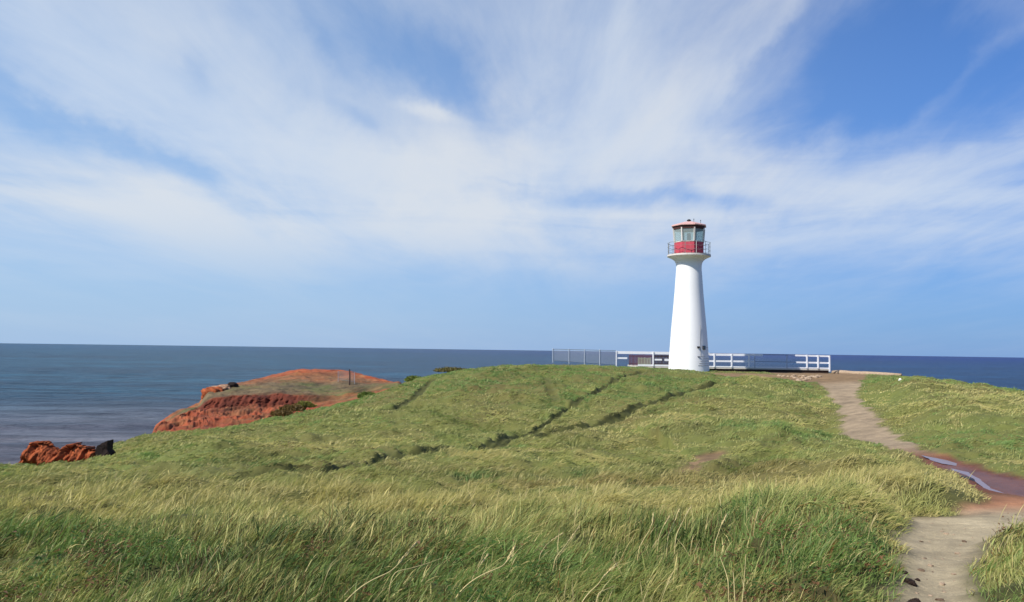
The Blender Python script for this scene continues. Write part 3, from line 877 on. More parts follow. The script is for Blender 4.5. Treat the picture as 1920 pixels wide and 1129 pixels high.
# octagonal lantern room
to_cam = math.atan2(-Bp[1], -Bp[0])
rot8 = to_cam + math.radians(-3) + math.radians(22.5)
def octa(R, zlist, mat, name, parent, cap=True):
    bm = bmesh.new()
    lathe(bm, [(r_ * S, zz(p_)) for r_, p_ in zlist], 8, cap, rot8)
    return bm_obj(name, bm, mat, parent)
octa(0, [(28.7, 477.9), (28.7, 455.6)], M_red, 'lantern_wall', lh)
octa(0, [(29.2, 455.5), (29.2, 454.0), (27.0, 453.8)], M_mull, 'sill', lh)
def corner(i, r, py):
    a = rot8 + i * math.pi / 4
    return Vector((r * S * math.cos(a), r * S * math.sin(a), zz(py)))
for i in range(8):
    bm = bmesh.new()
    bar(bm, corner(i, 28.4, 453.9), corner(i, 30.4, 429.0), 0.085, 0.085)
    bm_obj('mullion', bm, M_mull if i not in (0, 6) else M_mull, lh)
for i in range(8):
    A0, B0, B1, A1 = corner(i, 28.0, 453.7), corner(i + 1, 28.0, 453.7), corner(i + 1, 30.0, 429.0), corner(i, 30.0, 429.0)
    bm = bmesh.new()
    f_ = bm.faces.new([bm.verts.new(v) for v in (A0, B0, B1, A1)])
    r = bmesh.ops.extrude_face_region(bm, geom=[f_])
    n_ = (B0 - A0).cross(A1 - A0).normalized() * 0.012
    bmesh.ops.translate(bm, vec=-n_, verts=[v for v in r['geom'] if isinstance(v, bmesh.types.BMVert)])
    bm_obj('glass_pane', bm, M_glass, lh)
octa(0, [(29.6, 431.0), (30.6, 431.0), (31.3, 425.2), (29.6, 425.2)], M_brown, 'header', lh)
# roof: eight low facets with a fascia
octa(0, [(29.5, 425.1), (33.6, 425.1), (33.9, 424.8), (33.9, 423.2), (33.4, 422.6), (10, 415.6), (3.2, 415.0)], M_roof, 'roof', lh)
bm = bmesh.new()
lathe(bm, [(2.4 * S, zz(415.1)), (2.4 * S, zz(413.4)), (4.0 * S, zz(413.2)), (4.0 * S, zz(412.2)), (2.2 * S, zz(410.6)), (0.5 * S, zz(410.0))], 20)
bm_obj('roof_vent', bm, M_dark, lh, True)
for dx_, hh in ((9, 1.0), (21.5, 1.0)):
    a = to_cam + math.pi / 2
    c0 = Vector((math.cos(a) * dx_ * S, math.sin(a) * dx_ * S, zz(416.5 if dx_ < 15 else 419)))
    bm = bmesh.new(); bar(bm, c0, c0 + Vector((0, 0, 0.24 * hh)), 0.03)
    bmesh.ops.create_uvsphere(bm, u_segments=8, v_segments=6, radius=0.035, matrix=Matrix.Translation(c0 + Vector((0, 0, 0.24 * hh))))
    bm_obj('lightning_rod', bm, M_dark, lh)
# lamp inside
bm = bmesh.new()
lathe(bm, [(6.5 * S, zz(456)), (6.5 * S, zz(450.5)), (3.4 * S, zz(450.2))], 24)
bm_obj('lamp_stand', bm, M_dark, lh)
bm = bmesh.new()
lp = [(3.2, 450.1)]
for i_ in range(7):
    y0 = 450 - i_ * 1.8
    lp += [(3.4 + 0.3 * (i_ % 2), y0), (3.9, y0 - 0.9)]
lp += [(3.0, 437.0)]
lathe(bm, [(r_ * S, zz(p_)) for r_, p_ in lp], 24)
bm_obj('lens', bm, M_lens, lh)
# gallery railing: posts, three rings
NPOST = 12
prot = to_cam + math.radians(20)
for i in range(NPOST):
    a = prot + 2 * math.pi * i / NPOST
    c = Vector((math.cos(a) * 39.0 * S, math.sin(a) * 39.0 * S, 0))
    bm = bmesh.new(); bar(bm, c + Vector((0, 0, zz(478.2))), c + Vector((0, 0, zz(455.8))), 0.035)
    bm_obj('railing_post', bm, M_mull if i == 0 else M_rail, lh)
for py_, rd in ((456.0, 0.015), (463.5, 0.010), (471, 0.010)):
    bm = bmesh.new()
    seg = 96
    ring = []
    for i in range(seg):
        a = 2 * math.pi * i / seg
        wob = 0.02 * math.sin(i * 1.3 + py_)
        cc_ = Vector((math.cos(a) * (39.0 * S + wob), math.sin(a) * (39.0 * S + wob), zz(py_) + 0.02 * math.sin(i * 0.9 + py_)))
        rv = Vector((math.cos(a), math.sin(a), 0))
        ring.append([bm.verts.new(cc_ + rv * rd * math.cos(b_) + Vector((0, 0, rd * math.sin(b_)))) for b_ in np.linspace(0, 2 * math.pi, 6, endpoint=False)])
    for i in range(seg):
        A_, B_ = ring[i], ring[(i + 1) % seg]
        for k_ in range(6):
            bm.faces.new((A_[k_], B_[k_], B_[(k_ + 1) % 6], A_[(k_ + 1) % 6]))
    bm_obj('railing_rail', bm, M_rail, lh, True)
# fittings low on the shaded side
def on_tower(px, py, depth_out=0.0):
    """point of the tower wall seen at a photo position"""
    r_ = np.interp(py, [620, 655, 690], [32.8, 35.3, 37.3]) * S
    cx_ = 1291.5 + (690 - py) * 0.014
    s_ = max(-0.98, min(0.98, (px - cx_) * S / r_))
    a = to_cam + math.asin(s_)
    return Vector((math.cos(a) * (r_ + depth_out), math.sin(a) * (r_ + depth_out), zz(py))), a
def fitting(name, px, py, wd, ht, dp, mat, parts=None):
    c, a = on_tower(px, py, dp * 0.35)
    bm = bmesh.new()
    m4 = Matrix.Translation(c) @ Matrix.Rotation(a, 4, 'Z')
    bmesh.ops.create_cube(bm, size=1.0, matrix=m4 @ Matrix.Diagonal((dp, wd, ht, 1)))
    bmesh.ops.bevel(bm, geom=bm.edges[:], offset=0.008, segments=1, affect='EDGES')
    return bm_obj(name, bm, mat, lh), m4
wf, m4 = fitting('window', 1318.6, 652, 0.26, 0.27, 0.09, M_dark)
bm = bmesh.new()
for sx_ in (-1, 1):
    bmesh.ops.create_cube(bm, size=1.0, matrix=m4 @ Matrix.Translation((0.05, sx_ * 0.055, 0)) @ Matrix.Diagonal((0.02, 0.09, 0.22, 1)))
bm_obj('pane', bm, M_grey, wf)
fitting('wall_box', 1308.8, 651.2, 0.17, 0.12, 0.12, M_dark)
fitting('wall_bracket', 1309.5, 668.6, 0.20, 0.045, 0.08, M_dark)
bm = bmesh.new()
for py_, x0_, x1_ in ((651.8, 1322, 1327.5), (667.5, 1313, 1321), (672, 1316, 1327), (676.5, 1312, 1328), (680.5, 1310, 1329), (684.5, 1308, 1329)):
    pts = [on_tower(x_, py_ + 0.3 * math.sin(x_), 0.012)[0] for x_ in np.linspace(x0_, x1_, 7)]
    tube(bm, pts, [0.011] * 7, 5)
pts = [on_tower(1312.5 + 0.3 * math.sin(y_), y_, 0.012)[0] for y_ in np.linspace(668, 610, 9)]
tube(bm, pts, [0.010] * 9, 5)
bm_obj('cable', bm, simple_mat('grey_cable', srgb(150, 148, 142), 0.6, 0.1), lh)

# ------------------------------------------------------------------ platform and fences
M_conc = simple_mat('pale_concrete', srgb(196, 190, 178), 0.85, 0.12, 2.0, 0.4, stain=(srgb(140, 120, 100), 0.5))
M_fwhite = simple_mat('white_timber', (0.74, 0.75, 0.78), 0.6, 0.06, 4.0, 0.1, stain=((0.5, 0.47, 0.45), 0.35))
M_beam = simple_mat('dark_timber', srgb(58, 42, 36), 0.85, 0.25, 4.0, 0.3)
M_galv = simple_mat('galvanised_wire', srgb(104, 112, 122), 0.5, 0.1, 9.0, 0.0, metal=0.3)
M_steel = simple_mat('pale_steel_post', srgb(160, 168, 180), 0.5, 0.08, 9.0, 0.0)
Y60 = 62.4
pl_a, pl_b = P(1196, 686.5, Y60), P(1557, 692.0, Y60)
pl = thing('viewing_platform', (pl_a[0], Y60, pl_b[2] - 0.4), 'low pale slab platform on dark beams filling its shadow gap behind the lighthouse', 'platform')
def loc(pt): return Vector(pt) - Vector(pl.location)
bm = bmesh.new()
vs_ = [pl_a, pl_b, pl_b + np.array([0.2, 5.5, 0]), pl_a + np.array([0, 5.5, 0])]
topv = [bm.verts.new(loc(v)) for v in vs_]
botv = [bm.verts.new(loc(v) - Vector((0, 0, 0.11))) for v in vs_]
bm.faces.new(topv); bm.faces.new(botv[::-1])
for i in range(4): bm.faces.new((topv[i], botv[i], botv[(i + 1) % 4], topv[(i + 1) % 4]))
bmesh.ops.recalc_face_normals(bm, faces=bm.faces[:])
bm_obj('slab', bm, M_conc, pl)
for q in np.linspace(0.02, 0.985, 9):
    c = pl_a * (1 - q) + pl_b * q
    bm = bmesh.new(); box(bm, loc(c + np.array([0, 2.9, -0.29])), (0.16, 5.2, 0.34)); bm_obj('beam', bm, M_beam, pl)
bm = bmesh.new()
bar(bm, loc(pl_a + np.array([0.1, 0.15, -0.24])), loc(pl_b + np.array([-0.1, 0.15, -0.24])), 0.12, 0.24); bm_obj('beam', bm, M_beam, pl)  # dark strip along the front stands in for the shadow under the slab

def fence_front():
    A = P(1155.5, 690, Y60)
    r = thing('white_fence', tuple(A), 'long white board fence with top and middle rails along the platform front', 'fence')
    o_ = Vector(A)
    def board(px0, t0, b0, px1, t1, b1, name='rail', mt=M_fwhite, th=0.04, dy=0.0):
        p0, p1 = (P(px0, (t0 + b0) / 2, Y60 + dy), P(px1, (t1 + b1) / 2, Y60 + dy))
        hgt = ((b0 - t0) + (b1 - t1)) / 2 * Y60 / F
        bm = bmesh.new(); bar(bm, Vector(p0) - o_, Vector(p1) - o_, hgt, th)
        # bar() puts its first cross axis in an arbitrary direction: rebuild as prism
        bm.free(); bm = bmesh.new()
        vs = []
        for p_ in (p0, p1):
            for yy, sz in ((-th / 2, -1), (th / 2, -1), (th / 2, 1), (-th / 2, 1)):
                vs.append(bm.verts.new(Vector((p_[0], p_[1] + yy, p_[2] + sz * hgt / 2)) - o_))
        bm.faces.new(vs[:4][::-1]); bm.faces.new(vs[4:])
        for i in range(4): bm.faces.new((vs[i], vs[(i + 1) % 4], vs[4 + (i + 1) % 4], vs[4 + i]))
        bmesh.ops.recalc_face_normals(bm, faces=bm.faces[:])
        return bm_obj(name, bm, mt, r)
    board(1156, 658.6, 663.2, 1262, 659.8, 665.2)
    board(1262, 660.2, 665.2, 1330, 661.4, 666.0)
    board(1330.3, 662.6, 667.2, 1430, 664.0, 667.8)
    board(1430, 664.6, 665.6, 1491, 665.4, 666.4, 'wire', M_galv, 0.03)  # tower shadow built in: thin grey rail replaces the white top board
    board(1491, 664.8, 668.2, 1556.5, 666.8, 669.6)
    board(1156.5, 669.9, 673.2, 1176, 670.1, 673.0)
    board(1227, 672.8, 676.2, 1241, 673.0, 676.0)
    board(1246, 672.6, 677.0, 1290, 674.0, 678.0)
    board(1318, 675.2, 678.6, 1415, 676.4, 679.6)
    board(1415, 677.4, 678.2, 1493, 678.8, 679.6, 'wire', M_galv, 0.03)  # middle board likewise thinned and greyed to read as shaded
    board(1493, 677.8, 681.0, 1556.5, 679.4, 682.4)
    board(1196, 683.2, 686.2, 1262, 684.0, 687.0)
    board(1330, 686.2, 688.4, 1556.5, 689.6, 691.6)
    for px_, t_, b_, wd in ((1155.6, 657.8, 688, 1.8), (1224.6, 659, 686.8, 2.6), (1268, 660, 688, 2.6), (1339.3, 662.6, 688.6, 2.8), (1371.8, 663, 689.2, 2.6),
                           (1404.6, 663.4, 689.6, 2.8), (1415.2, 668, 689.8, 1.3), (1475.5, 666, 690.4, 1.1), (1513, 665.2, 690.6, 2.8), (1533.8, 665.8, 691, 3.0), (1555.4, 666.6, 697, 2.6)):
        p0, p1 = P(px_, b_, Y60 - 0.05), P(px_, t_, Y60 - 0.05)
        bm = bmesh.new()
        box(bm, Vector(((p0[0] + p1[0]) / 2, p0[1], (p0[2] + p1[2]) / 2)) - o_, (wd * Y60 / F, 0.055, p1[2] - p0[2]), 0, 0.006)
        bm_obj('post', bm, M_fwhite if wd > 1.5 else M_steel, r)
fence_front()

def wire_fence(px0, px1, Yf, topy, boty, npan, posts, label, name='wire_fence', wire=0.018, step=0.11, mat=M_galv):
    A = P(px0, boty[0], Yf)
    r = thing(name, tuple(A), label, 'fence')
    o_ = Vector(A)
    for px_, wd in posts:
        q = (px_ - px0) / (px1 - px0)
        p0, p1 = P(px_, boty[0] + (boty[1] - boty[0]) * q + 4, Yf), P(px_, topy[0] + (topy[1] - topy[0]) * q - 0.4, Yf)
        bm = bmesh.new(); bar(bm, Vector(p0) - o_, Vector(p1) - o_, wd, None, 10)
        bmesh.ops.create_uvsphere(bm, u_segments=8, v_segments=6, radius=wd * 0.6, matrix=Matrix.Translation(Vector(p1) - o_))
        bm_obj('post', bm, M_steel, r)
    bm = bmesh.new()
    X0, X1 = P(px0, topy[0], Yf), P(px1, topy[1], Yf)
    Z0, Z1 = P(px0, boty[0], Yf), P(px1, boty[1], Yf)
    L = X1[0] - X0[0]; Hh = X0[2] - Z0[2]
    n = int(L / step)
    def pt(u, v):
        return Vector((X0[0] + L * u, Yf + 0.02, (Z0[2] * (1 - u) + Z1[2] * u) * (1 - v) + (X0[2] * (1 - u) + X1[2] * u) * v)) - o_
    kk = Hh / L
    for i in range(-int(n * kk) - 1, n + 1):
        for sgn in (1, -1):
            u0 = i / n if sgn == 1 else (i / n + kk)
            u1 = u0 + sgn * kk
            v0, v1 = 0.0, 1.0
            a0, a1 = u0, u1
            lo_, hi_ = min(a0, a1), max(a0, a1)
            if hi_ <= 0 or lo_ >= 1: continue
            def cl(a, other, va, vb):
                if a < 0: return 0.0, va + (0 - a) / (other - a) * (vb - va)
                if a > 1: return 1.0, va + (1 - a) / (other - a) * (vb - va)
                return a, va
            c0, w0 = cl(a0, a1, 0.0, 1.0)
            c1, w1 = cl(a1, a0, 1.0, 0.0)
            pa, pb = pt(c0, w0), pt(c1, w1)
            if (pb - pa).length > 0.03:
                bar(bm, pa, pb, wire, None, 3)
    for v in (0.0, 1.0):
        bar(bm, pt(0, v), pt(1, v), wire * 1.6, None, 4)
    bm_obj('wire_mesh', bm, mat, r)
wire_fence(1036.8, 1155, 63.0, (654.6, 657.4), (676, 684), 4, [(1036.8, 0.075), (1067, 0.07), (1096, 0.07), (1124.7, 0.08)],
           'grey wire mesh fence on slim pale posts along the hilltop left of the white fence')
wire_fence(634, 665, 70.0, (696.5, 698.5), (712, 716), 1, [(634, 0.03), (665, 0.03)],
           'small square of wire mesh beside the wooden post on the red headland', wire=0.014, step=0.16)
# things behind the fence left of the tower
def slat_panel(px0, px1, t_, b_, Yf, mat, label, wd=0.07):
    A = P(px0, b_, Yf)
    r = thing('slat_panel', tuple(A), label, 'slat panel')
    o_ = Vector(A)
    X0, X1 = P(px0, t_, Yf), P(px1, t_, Yf)
    n = max(3, int((X1[0] - X0[0]) / 0.11))
    for i in range(n + 1):
        x = X0[0] + (X1[0] - X0[0]) * i / n
        bm = bmesh.new(); box(bm, Vector((x, Yf, (X0[2] + A[2]) / 2 + random.uniform(-0.03, 0.03))) - o_, (wd * random.uniform(0.8, 1.2), 0.03, X0[2] - A[2])); bm_obj('slat', bm, mat, r)
    for f_ in (0.15, 0.85):
        bm = bmesh.new(); box(bm, Vector(((X0[0] + X1[0]) / 2, Yf + 0.04, A[2] + (X0[2] - A[2]) * f_)) - o_, (X1[0] - X0[0], 0.04, 0.07)); bm_obj('batten', bm, mat, r)
M_maroon = simple_mat('maroon_board', srgb(92, 62, 76), 0.8, 0.3, 5.0, 0.2)
M_gryg = simple_mat('weathered_board', srgb(140, 144, 126), 0.85, 0.3, 5.0, 0.3)
slat_panel(1180, 1223, 664.8, 685, 64.8, M_maroon, 'dark maroon slatted panel behind the white fence left of the lighthouse', 0.085)
slat_panel(1227, 1256, 664.8, 686, 64.8, M_beam, 'dark slatted panel behind the white fence next to the lighthouse')
slat_panel(1197, 1220, 670.5, 685, 63.7, M_gryg, 'grey green weathered slats standing in front of the maroon panel', 0.06)
# base kerb line of pale stone right of the platform
e0, e1, e2 = P(1557, 697, 61), P(1640, 700.5, 60), P(1740, 703.5, 57)
bm = bmesh.new()
pts = [P(a, b_, c_) for a, b_, c_ in ((1560, 696.0, 63.4), (1575, 696.2, 63), (1600, 697.6, 62.4), (1625, 698.6, 61.5), (1660, 699.8, 60), (1690, 700.2, 58.5))]
tube(bm, [tuple(p_ - np.array([0, 0, 0.10])) for p_ in pts], [0.14, 0.2, 0.17, 0.19, 0.16, 0.08], 7)
o = bm_obj('stone_kerb', bm, M_pale, None, True)
tag(o, 'low pale stone kerb running right from the end of the platform', 'kerb')

# headland post
A = P(655.5, 722, 69)
B_ = P(655.5, 692.5, 69)
bm = bmesh.new()
tube(bm, [A - np.array([0, 0, 0.3]), (A + B_) / 2 + np.array([0.02, 0, 0]), B_], [0.07, 0.06, 0.05], 7)
tag(bm_obj('wooden_post', bm, M_beam), 'dark wooden post standing on the right end of the red headland', 'post')

# ------------------------------------------------------------------ loose stones
def stone(px, py, sz, mat, label, group=None, seed=1, flat=0.45, name='stone', rz=0.0, sink=0.3):
    x, y = hit(px, py)
    z = float(height(np.array([x]), np.array([y]))[0])
    return rock(name, (x, y, z + sz[2] * (1 - sink) - sz[2] * 0.4), sz, mat, label, 'stone', group, rz, seed, 0.55, 3)
stone(1707, 1081, (0.045, 0.04, 0.03), M_darkst, 'dark wedge shaped stone on the sandy path', seed=40)
stone(1720, 1075, (0.016, 0.016, 0.012), M_darkst, 'tiny dark stone just right of the dark wedge on the path', seed=5)
stone(1695, 1066, (0.024, 0.018, 0.014), M_darkst, 'small dark stone at the grassy left edge of the path', seed=6)
stone(1705, 1124, (0.075, 0.045, 0.04), M_darkst, 'larger dark stone at the very bottom of the path', seed=7, rz=0.5)
stone(1716, 1114, (0.035, 0.03, 0.035), M_darkst, 'dark stone touching the larger one at the bottom of the path', seed=9)
stone(1688, 724, (0.09, 0.08, 0.13), simple_mat('white_stone', (0.75, 0.74, 0.68), 0.7), 'small white stone in the grass on the right hillside', seed=10, sink=0.0)
stone(1640, 712.5, (0.5, 0.3, 0.06), M_pale, 'flat pale slab lying on the bare earth at the top of the path', seed=11, sink=0.1)
for i, (a, b_) in enumerate([(1462, 703.5), (1470, 704.5), (1478, 705), (1486, 706), (1492, 707.5), (1497, 710), (1503, 708), (1507, 705.5), (1512, 707.5),
                            (1518, 706), (1523, 705), (1530, 706.5), (1500, 703.8), (1488, 703.6), (1508, 711.5), (1498, 713.3), (1536, 705), (1516, 709.6)]):
    q = random.uniform(0.7, 1.3)
    own = {0: 'leftmost pale rubble stone below the platform, set apart from the heap', 15: 'lowest pale rubble stone of the scatter, closest to the grass',
           16: 'rightmost pale rubble stone below the platform, beside the bare earth'}.get(i)
    stone(a, b_, (0.17 * q, 0.15 * q, 0.09 * q), M_pale, own or 'pale pinkish rubble stone in the middle of the scatter below the platform', 'rubble stones below the platform', seed=20 + i, rz=i)
M_peb = rockmat('brown_pebble', srgb(84, 68, 54), srgb(120, 102, 84), 14.0, 0.4)
for i in range(60):
    a, b_ = random.uniform(1690, 1850), random.uniform(965, 1128)
    x, y = hit(a, b_)
    if float(sdist(np.array([x]), np.array([y]), PATH)[0]) < 0.12: continue
    q = random.choice([0.006, 0.008, 0.010, 0.014, 0.02])
    stone(a, b_, (q * 1.3, q, q * 0.6), M_pale if i % 3 else M_peb, ('small pale pebble' if i % 3 else 'small brownish grey pebble') + ' lying on the sandy foreground path', 'pebbles on the path', seed=60 + i, rz=i, name='pebble')

# ------------------------------------------------------------------ grass
m, k, b = mat_new('grass_blade')
for nd in list(m.node_tree.nodes):
    if nd.type != 'OUTPUT_MATERIAL': m.node_tree.nodes.remove(nd)
outn = [n for n in m.node_tree.nodes if n.type == 'OUTPUT_MATERIAL'][0]
at = k.n('ShaderNodeAttribute', attribute_name='Col').outputs['Color']
pb = k.n('ShaderNodeBsdfPrincipled', {'Base Color': at, 'Roughness': 0.55, 'Specular IOR Level': 0.25}).outputs[0]
tl = k.n('ShaderNodeBsdfTranslucent', {'Color': k.vec('MULTIPLY', at, (1.05, 1.12, 0.8))}).outputs[0]
k.t.links.new(k.n('ShaderNodeMixShader', {0: 0.40, 1: pb, 2: tl}).outputs[0], outn.inputs[0])
M_blade = m

DG = np.array(srgb(84, 102, 44)); MG = np.array(srgb(120, 142, 84)); OL = np.array(srgb(154, 154, 98)); ST = np.array(srgb(192, 178, 126)); BR = np.array(srgb(112, 88, 48)); BG = np.array(srgb(112, 136, 72))

def zone(X, Y, px, py, rx, ry):
    cx, cy = hit(px, py)
    return np.exp(-((X - cx) / rx) ** 2 - ((Y - cy) / ry) ** 2)

def grass_cols(X, Y, n):
    r = rng.random(n)
    n1 = fbm(X, Y, 5.0, 4, 0.55, 101); n2 = fbm(X, Y, 1.2, 4, 0.55, 102); n3 = fbm(X, Y, 0.35, 2, 0.5, 103)
    green = 0.40 + 1.3 * n1 + 1.0 * n2 + 0.8 * n3
    near = 1 - sstep(Y, 7.0, 10.0)
    band = np.exp(-((Y - 12.5) / 2.8) ** 2) * (1 - 0.6 * sstep(np.abs(X + 0.3), 3.5, 8.5))
    green = green + 0.22 * near - 0.75 * band
    green += 0.45 * sstep(Y, 34, 46)
    green += 0.6 * zone(X, Y, 1560, 1060, 0.9, 0.9) + 0.5 * zone(X, Y, 1000, 1080, 1.0, 0.5) + 0.3 * zone(X, Y, 200, 1050, 1.5, 0.8)
    green += 0.5 * zone(X, Y, 1740, 940, 0.9, 0.6) + 0.4 * zone(X, Y, 870, 785, 2.5, 2.0)
    green -= 0.6 * zone(X, Y, 1060, 900, 3.2, 0.9) + 0.25 * zone(X, Y, 900, 790, 3, 2)
    green = np.clip(green, 0, 1)
    c = np.empty((n, 3))
    k1 = sstep(green, 0.05, 0.45)[:, None]; k2 = sstep(green, 0.5, 0.95)[:, None]
    c = (ST * 0.62 + OL * 0.38) * (1 - k1) + OL * k1
    mid = MG * (1 - near[:, None] * 0.3) + DG * near[:, None] * 0.3
    c = c * (1 - k2) + mid * k2
    br = np.clip(zone(X, Y, 1060, 903, 3.2, 0.7) + zone(X, Y, 1400, 880, 1.3, 1.2) + zone(X, Y, 1430, 712, 3.0, 2.0) * 0.8, 0, 1)
    c = c * (1 - 0.55 * br[:, None]) + BR * 0.55 * br[:, None]
    # individual blades
    for pts_, hw_ in ((RUTS[5][0], 0.7), (RUTS[7][0], 0.9), (RUTS[8][0], 0.4), (RUTS[9][0], 0.5)):
        lm = (0.55 * np.exp(-(polyd(X, Y, pts_) / hw_) ** 2))[:, None]
        c = c * (1 - lm) + DG * lm
    c = np.where((r < 0.01 + 0.11 * near)[:, None], ST * 0.9 + c * 0.1, c)
    c = np.where(((r > 0.13) & (r < 0.13 + 0.07 * near))[:, None], BR, c)
    c = np.where(((r > 0.2) & (r < 0.24 + 0.16 * near))[:, None], 0.5 * c + 0.5 * DG, c)
    c = np.where(((r > 0.42) & (r < 0.46 + 0.08 * near))[:, None], 0.5 * c + 0.5 * BG, c)
    # low leafy weeds, darker and browner, in the foreground
    wd_ = sstep(fbm(X, Y, 0.9, 3, 0.5, 120), 0.02, 0.14) * (1 - sstep(Y, 6.5, 10))
    pick = rng.random(n) < 0.45 * wd_
    weed = np.where((rng.random(n) < 0.3)[:, None], np.array(srgb(92, 72, 48)), np.array(srgb(58, 78, 40)))
    c = np.where(pick[:, None], weed, c)
    vr = (0.27 - 0.17 * sstep(Y, 12, 22))[:, None]
    return c * (1 + rng.uniform(-1, 1, (n, 1)) * vr) * (1 + 0.5 * fbm(X, Y * 1.6, 2.2, 3, 0.5, 141) * sstep(Y, 12, 20))[:, None] * (1.0 + 0.14 * (1 - sstep(Y, 8, 14)) + 0.12 * sstep(Y, 15, 24))[:, None]

def make_grass(name, N, r0, r1, lam, label):
    """blades with about even density in the picture; lam = blade width per metre of distance"""
    th_ = rng.uniform(math.radians(-46), math.radians(43), N)
    r_ = np.exp(rng.uniform(math.log(r0), math.log(r1), N)) if False else rng.uniform(0, 1, N)
    r_ = (r0 ** 0.6 + (r1 ** 0.6 - r0 ** 0.6) * r_) ** (1 / 0.6)
    X, Y = r_ * np.sin(th_), r_ * np.cos(th_)
    path, wet, rut, dep = masks(X, Y)
    h, Ye, D = base_h(X, Y)
    Dn = D + 2.2 * fbm(X, Y, 5.0, 4, 0.5, 6)
    keep = (path < -0.04 + rng.uniform(-0.12, 0.06, N)) & (rut < rng.uniform(0.15, 1.0, N)) & (Ye < Dn + 0.3)
    keep &= ~((np.hypot(X - Bp[0], Y - Bp[1]) < 1.45)) & ~((rut > 0.30) & (rng.random(N) < 0.8))
    keep &= ~((X > pl_a[0] - 0.1) & (X < pl_b[0] + 0.3) & (Y > 62.1) & (Y < 68))
    # thin patches
    clump = fbm(X, Y, 0.55, 3, 0.6, 110)
    keep &= rng.random(N) < np.clip(0.85 + 2.2 * clump, 0.30, 1)
    X, Y, r_, path, rut, clump, wet, dep = (a[keep] for a in (X, Y, r_, path, rut, clump, wet, dep))
    n = len(X)
    Zr = height(X, Y, (path, wet, rut, dep)) - 0.02
    tall = np.clip(1.0 + 2.2 * clump + 1.3 * fbm(X, Y, 2.3, 3, 0.5, 111), 0.5 + 0.3 * (1 - sstep(r_, 8, 12)), 1.8)
    Ln = rng.uniform(0.11, 0.27, n) * tall * (1 - 0.36 * sstep(r_, 8, 24))
    Ln *= np.clip(0.55 + 1.0 * sstep(-path, 0.0, 0.8) * 0.45, 0, 1)
    Ln *= 1 - 0.45 * sstep(r_, 45, 56)
    Ln = np.where(rng.random(n) < 0.28, rng.uniform(0.05, 0.11, n), Ln)
    # wind pushes everything to the right and slightly away, swirling a little
    wa = 0.25 + 2.2 * fbm(X, Y, 1.6, 2, 0.5, 112) + (3.6 - 2.6 * sstep(r_, 12, 20)) * fbm(X, Y, 0.42, 2, 0.5, 115) + rng.normal(0, 1, n) * (0.75 - 0.40 * sstep(r_, 12, 20))
    lean = np.clip(0.88 + 0.32 * sstep(r_, 8, 20) + 1.0 * fbm(X, Y, 1.3, 3, 0.5, 113) + rng.normal(0, 0.3, n), 0.1, 1.4)
    dxy = np.stack([np.cos(wa), np.sin(wa)], -1)
    Wd = lam * np.maximum(r_, 3.5) * rng.uniform(0.6, 1.35, n) + 0.0012
    Wd = np.where((rng.random(n) < 0.08) & (r_ < 12), Wd * 2.0, Wd)
    # width direction: across the lean, turned a bit at random
    ta = wa + math.pi / 2 + rng.normal(0, 0.6, n)
    wdir = np.stack([np.cos(ta), np.sin(ta), rng.normal(0, 0.35, n)], -1)
    # many blades face the viewer
    fc = rng.random(n) < 0.5
    vdir = np.stack([X, Y], -1) / r_[:, None]
    wdir[fc, 0] = -vdir[fc, 1] * 0.3; wdir[fc, 1] = vdir[fc, 0] * 0.3; wdir[fc, 2] = 0.95
    wdir /= np.linalg.norm(wdir, axis=1)[:, None]
    root = np.stack([X, Y, Zr], -1)
    def at_t(t_):
        horiz = np.sin(lean * (0.35 + 0.95 * t_) * 1.15)
        vert = np.cos(lean * (0.35 + 0.95 * t_) * 1.15)
        return horiz, vert
    ts = (0.0, 0.36, 0.7, 1.0)
    pts = [root]
    for a_, b_ in zip(ts, ts[1:]):
        hz_, vt = at_t((a_ + b_) / 2)
        step = Ln * (b_ - a_)
        d_ = np.stack([dxy[:, 0] * hz_ * step, dxy[:, 1] * hz_ * step, vt * step], -1)
        pts.append(pts[-1] + d_)
    wv_ = wdir * (Wd / 2)[:, None]
    Vv = np.stack([pts[0] - wv_ * 0.9, pts[0] + wv_ * 0.9, pts[1] - wv_, pts[1] + wv_, pts[2] - wv_ * 0.7, pts[2] + wv_ * 0.7, pts[3]], 1).reshape(-1, 3)
    bi = (np.arange(n) * 7)[:, None]
    q1 = bi + np.array([[0, 1, 3, 2]]); q2 = bi + np.array([[2, 3, 5, 4]])
    tr_ = bi + np.array([[4, 5, 6]])
    cb = grass_cols(X, Y, n)
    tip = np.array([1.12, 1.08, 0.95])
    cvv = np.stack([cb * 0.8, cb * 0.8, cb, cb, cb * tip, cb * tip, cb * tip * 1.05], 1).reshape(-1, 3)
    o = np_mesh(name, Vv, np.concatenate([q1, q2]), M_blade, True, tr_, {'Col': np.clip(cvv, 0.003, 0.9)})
    tag(o, label, 'grass', None, 'stuff')
    return o
make_grass('grass', 1350000, 2.6, 64, 0.00075, 'wind blown green and straw coloured grass covering the headland')

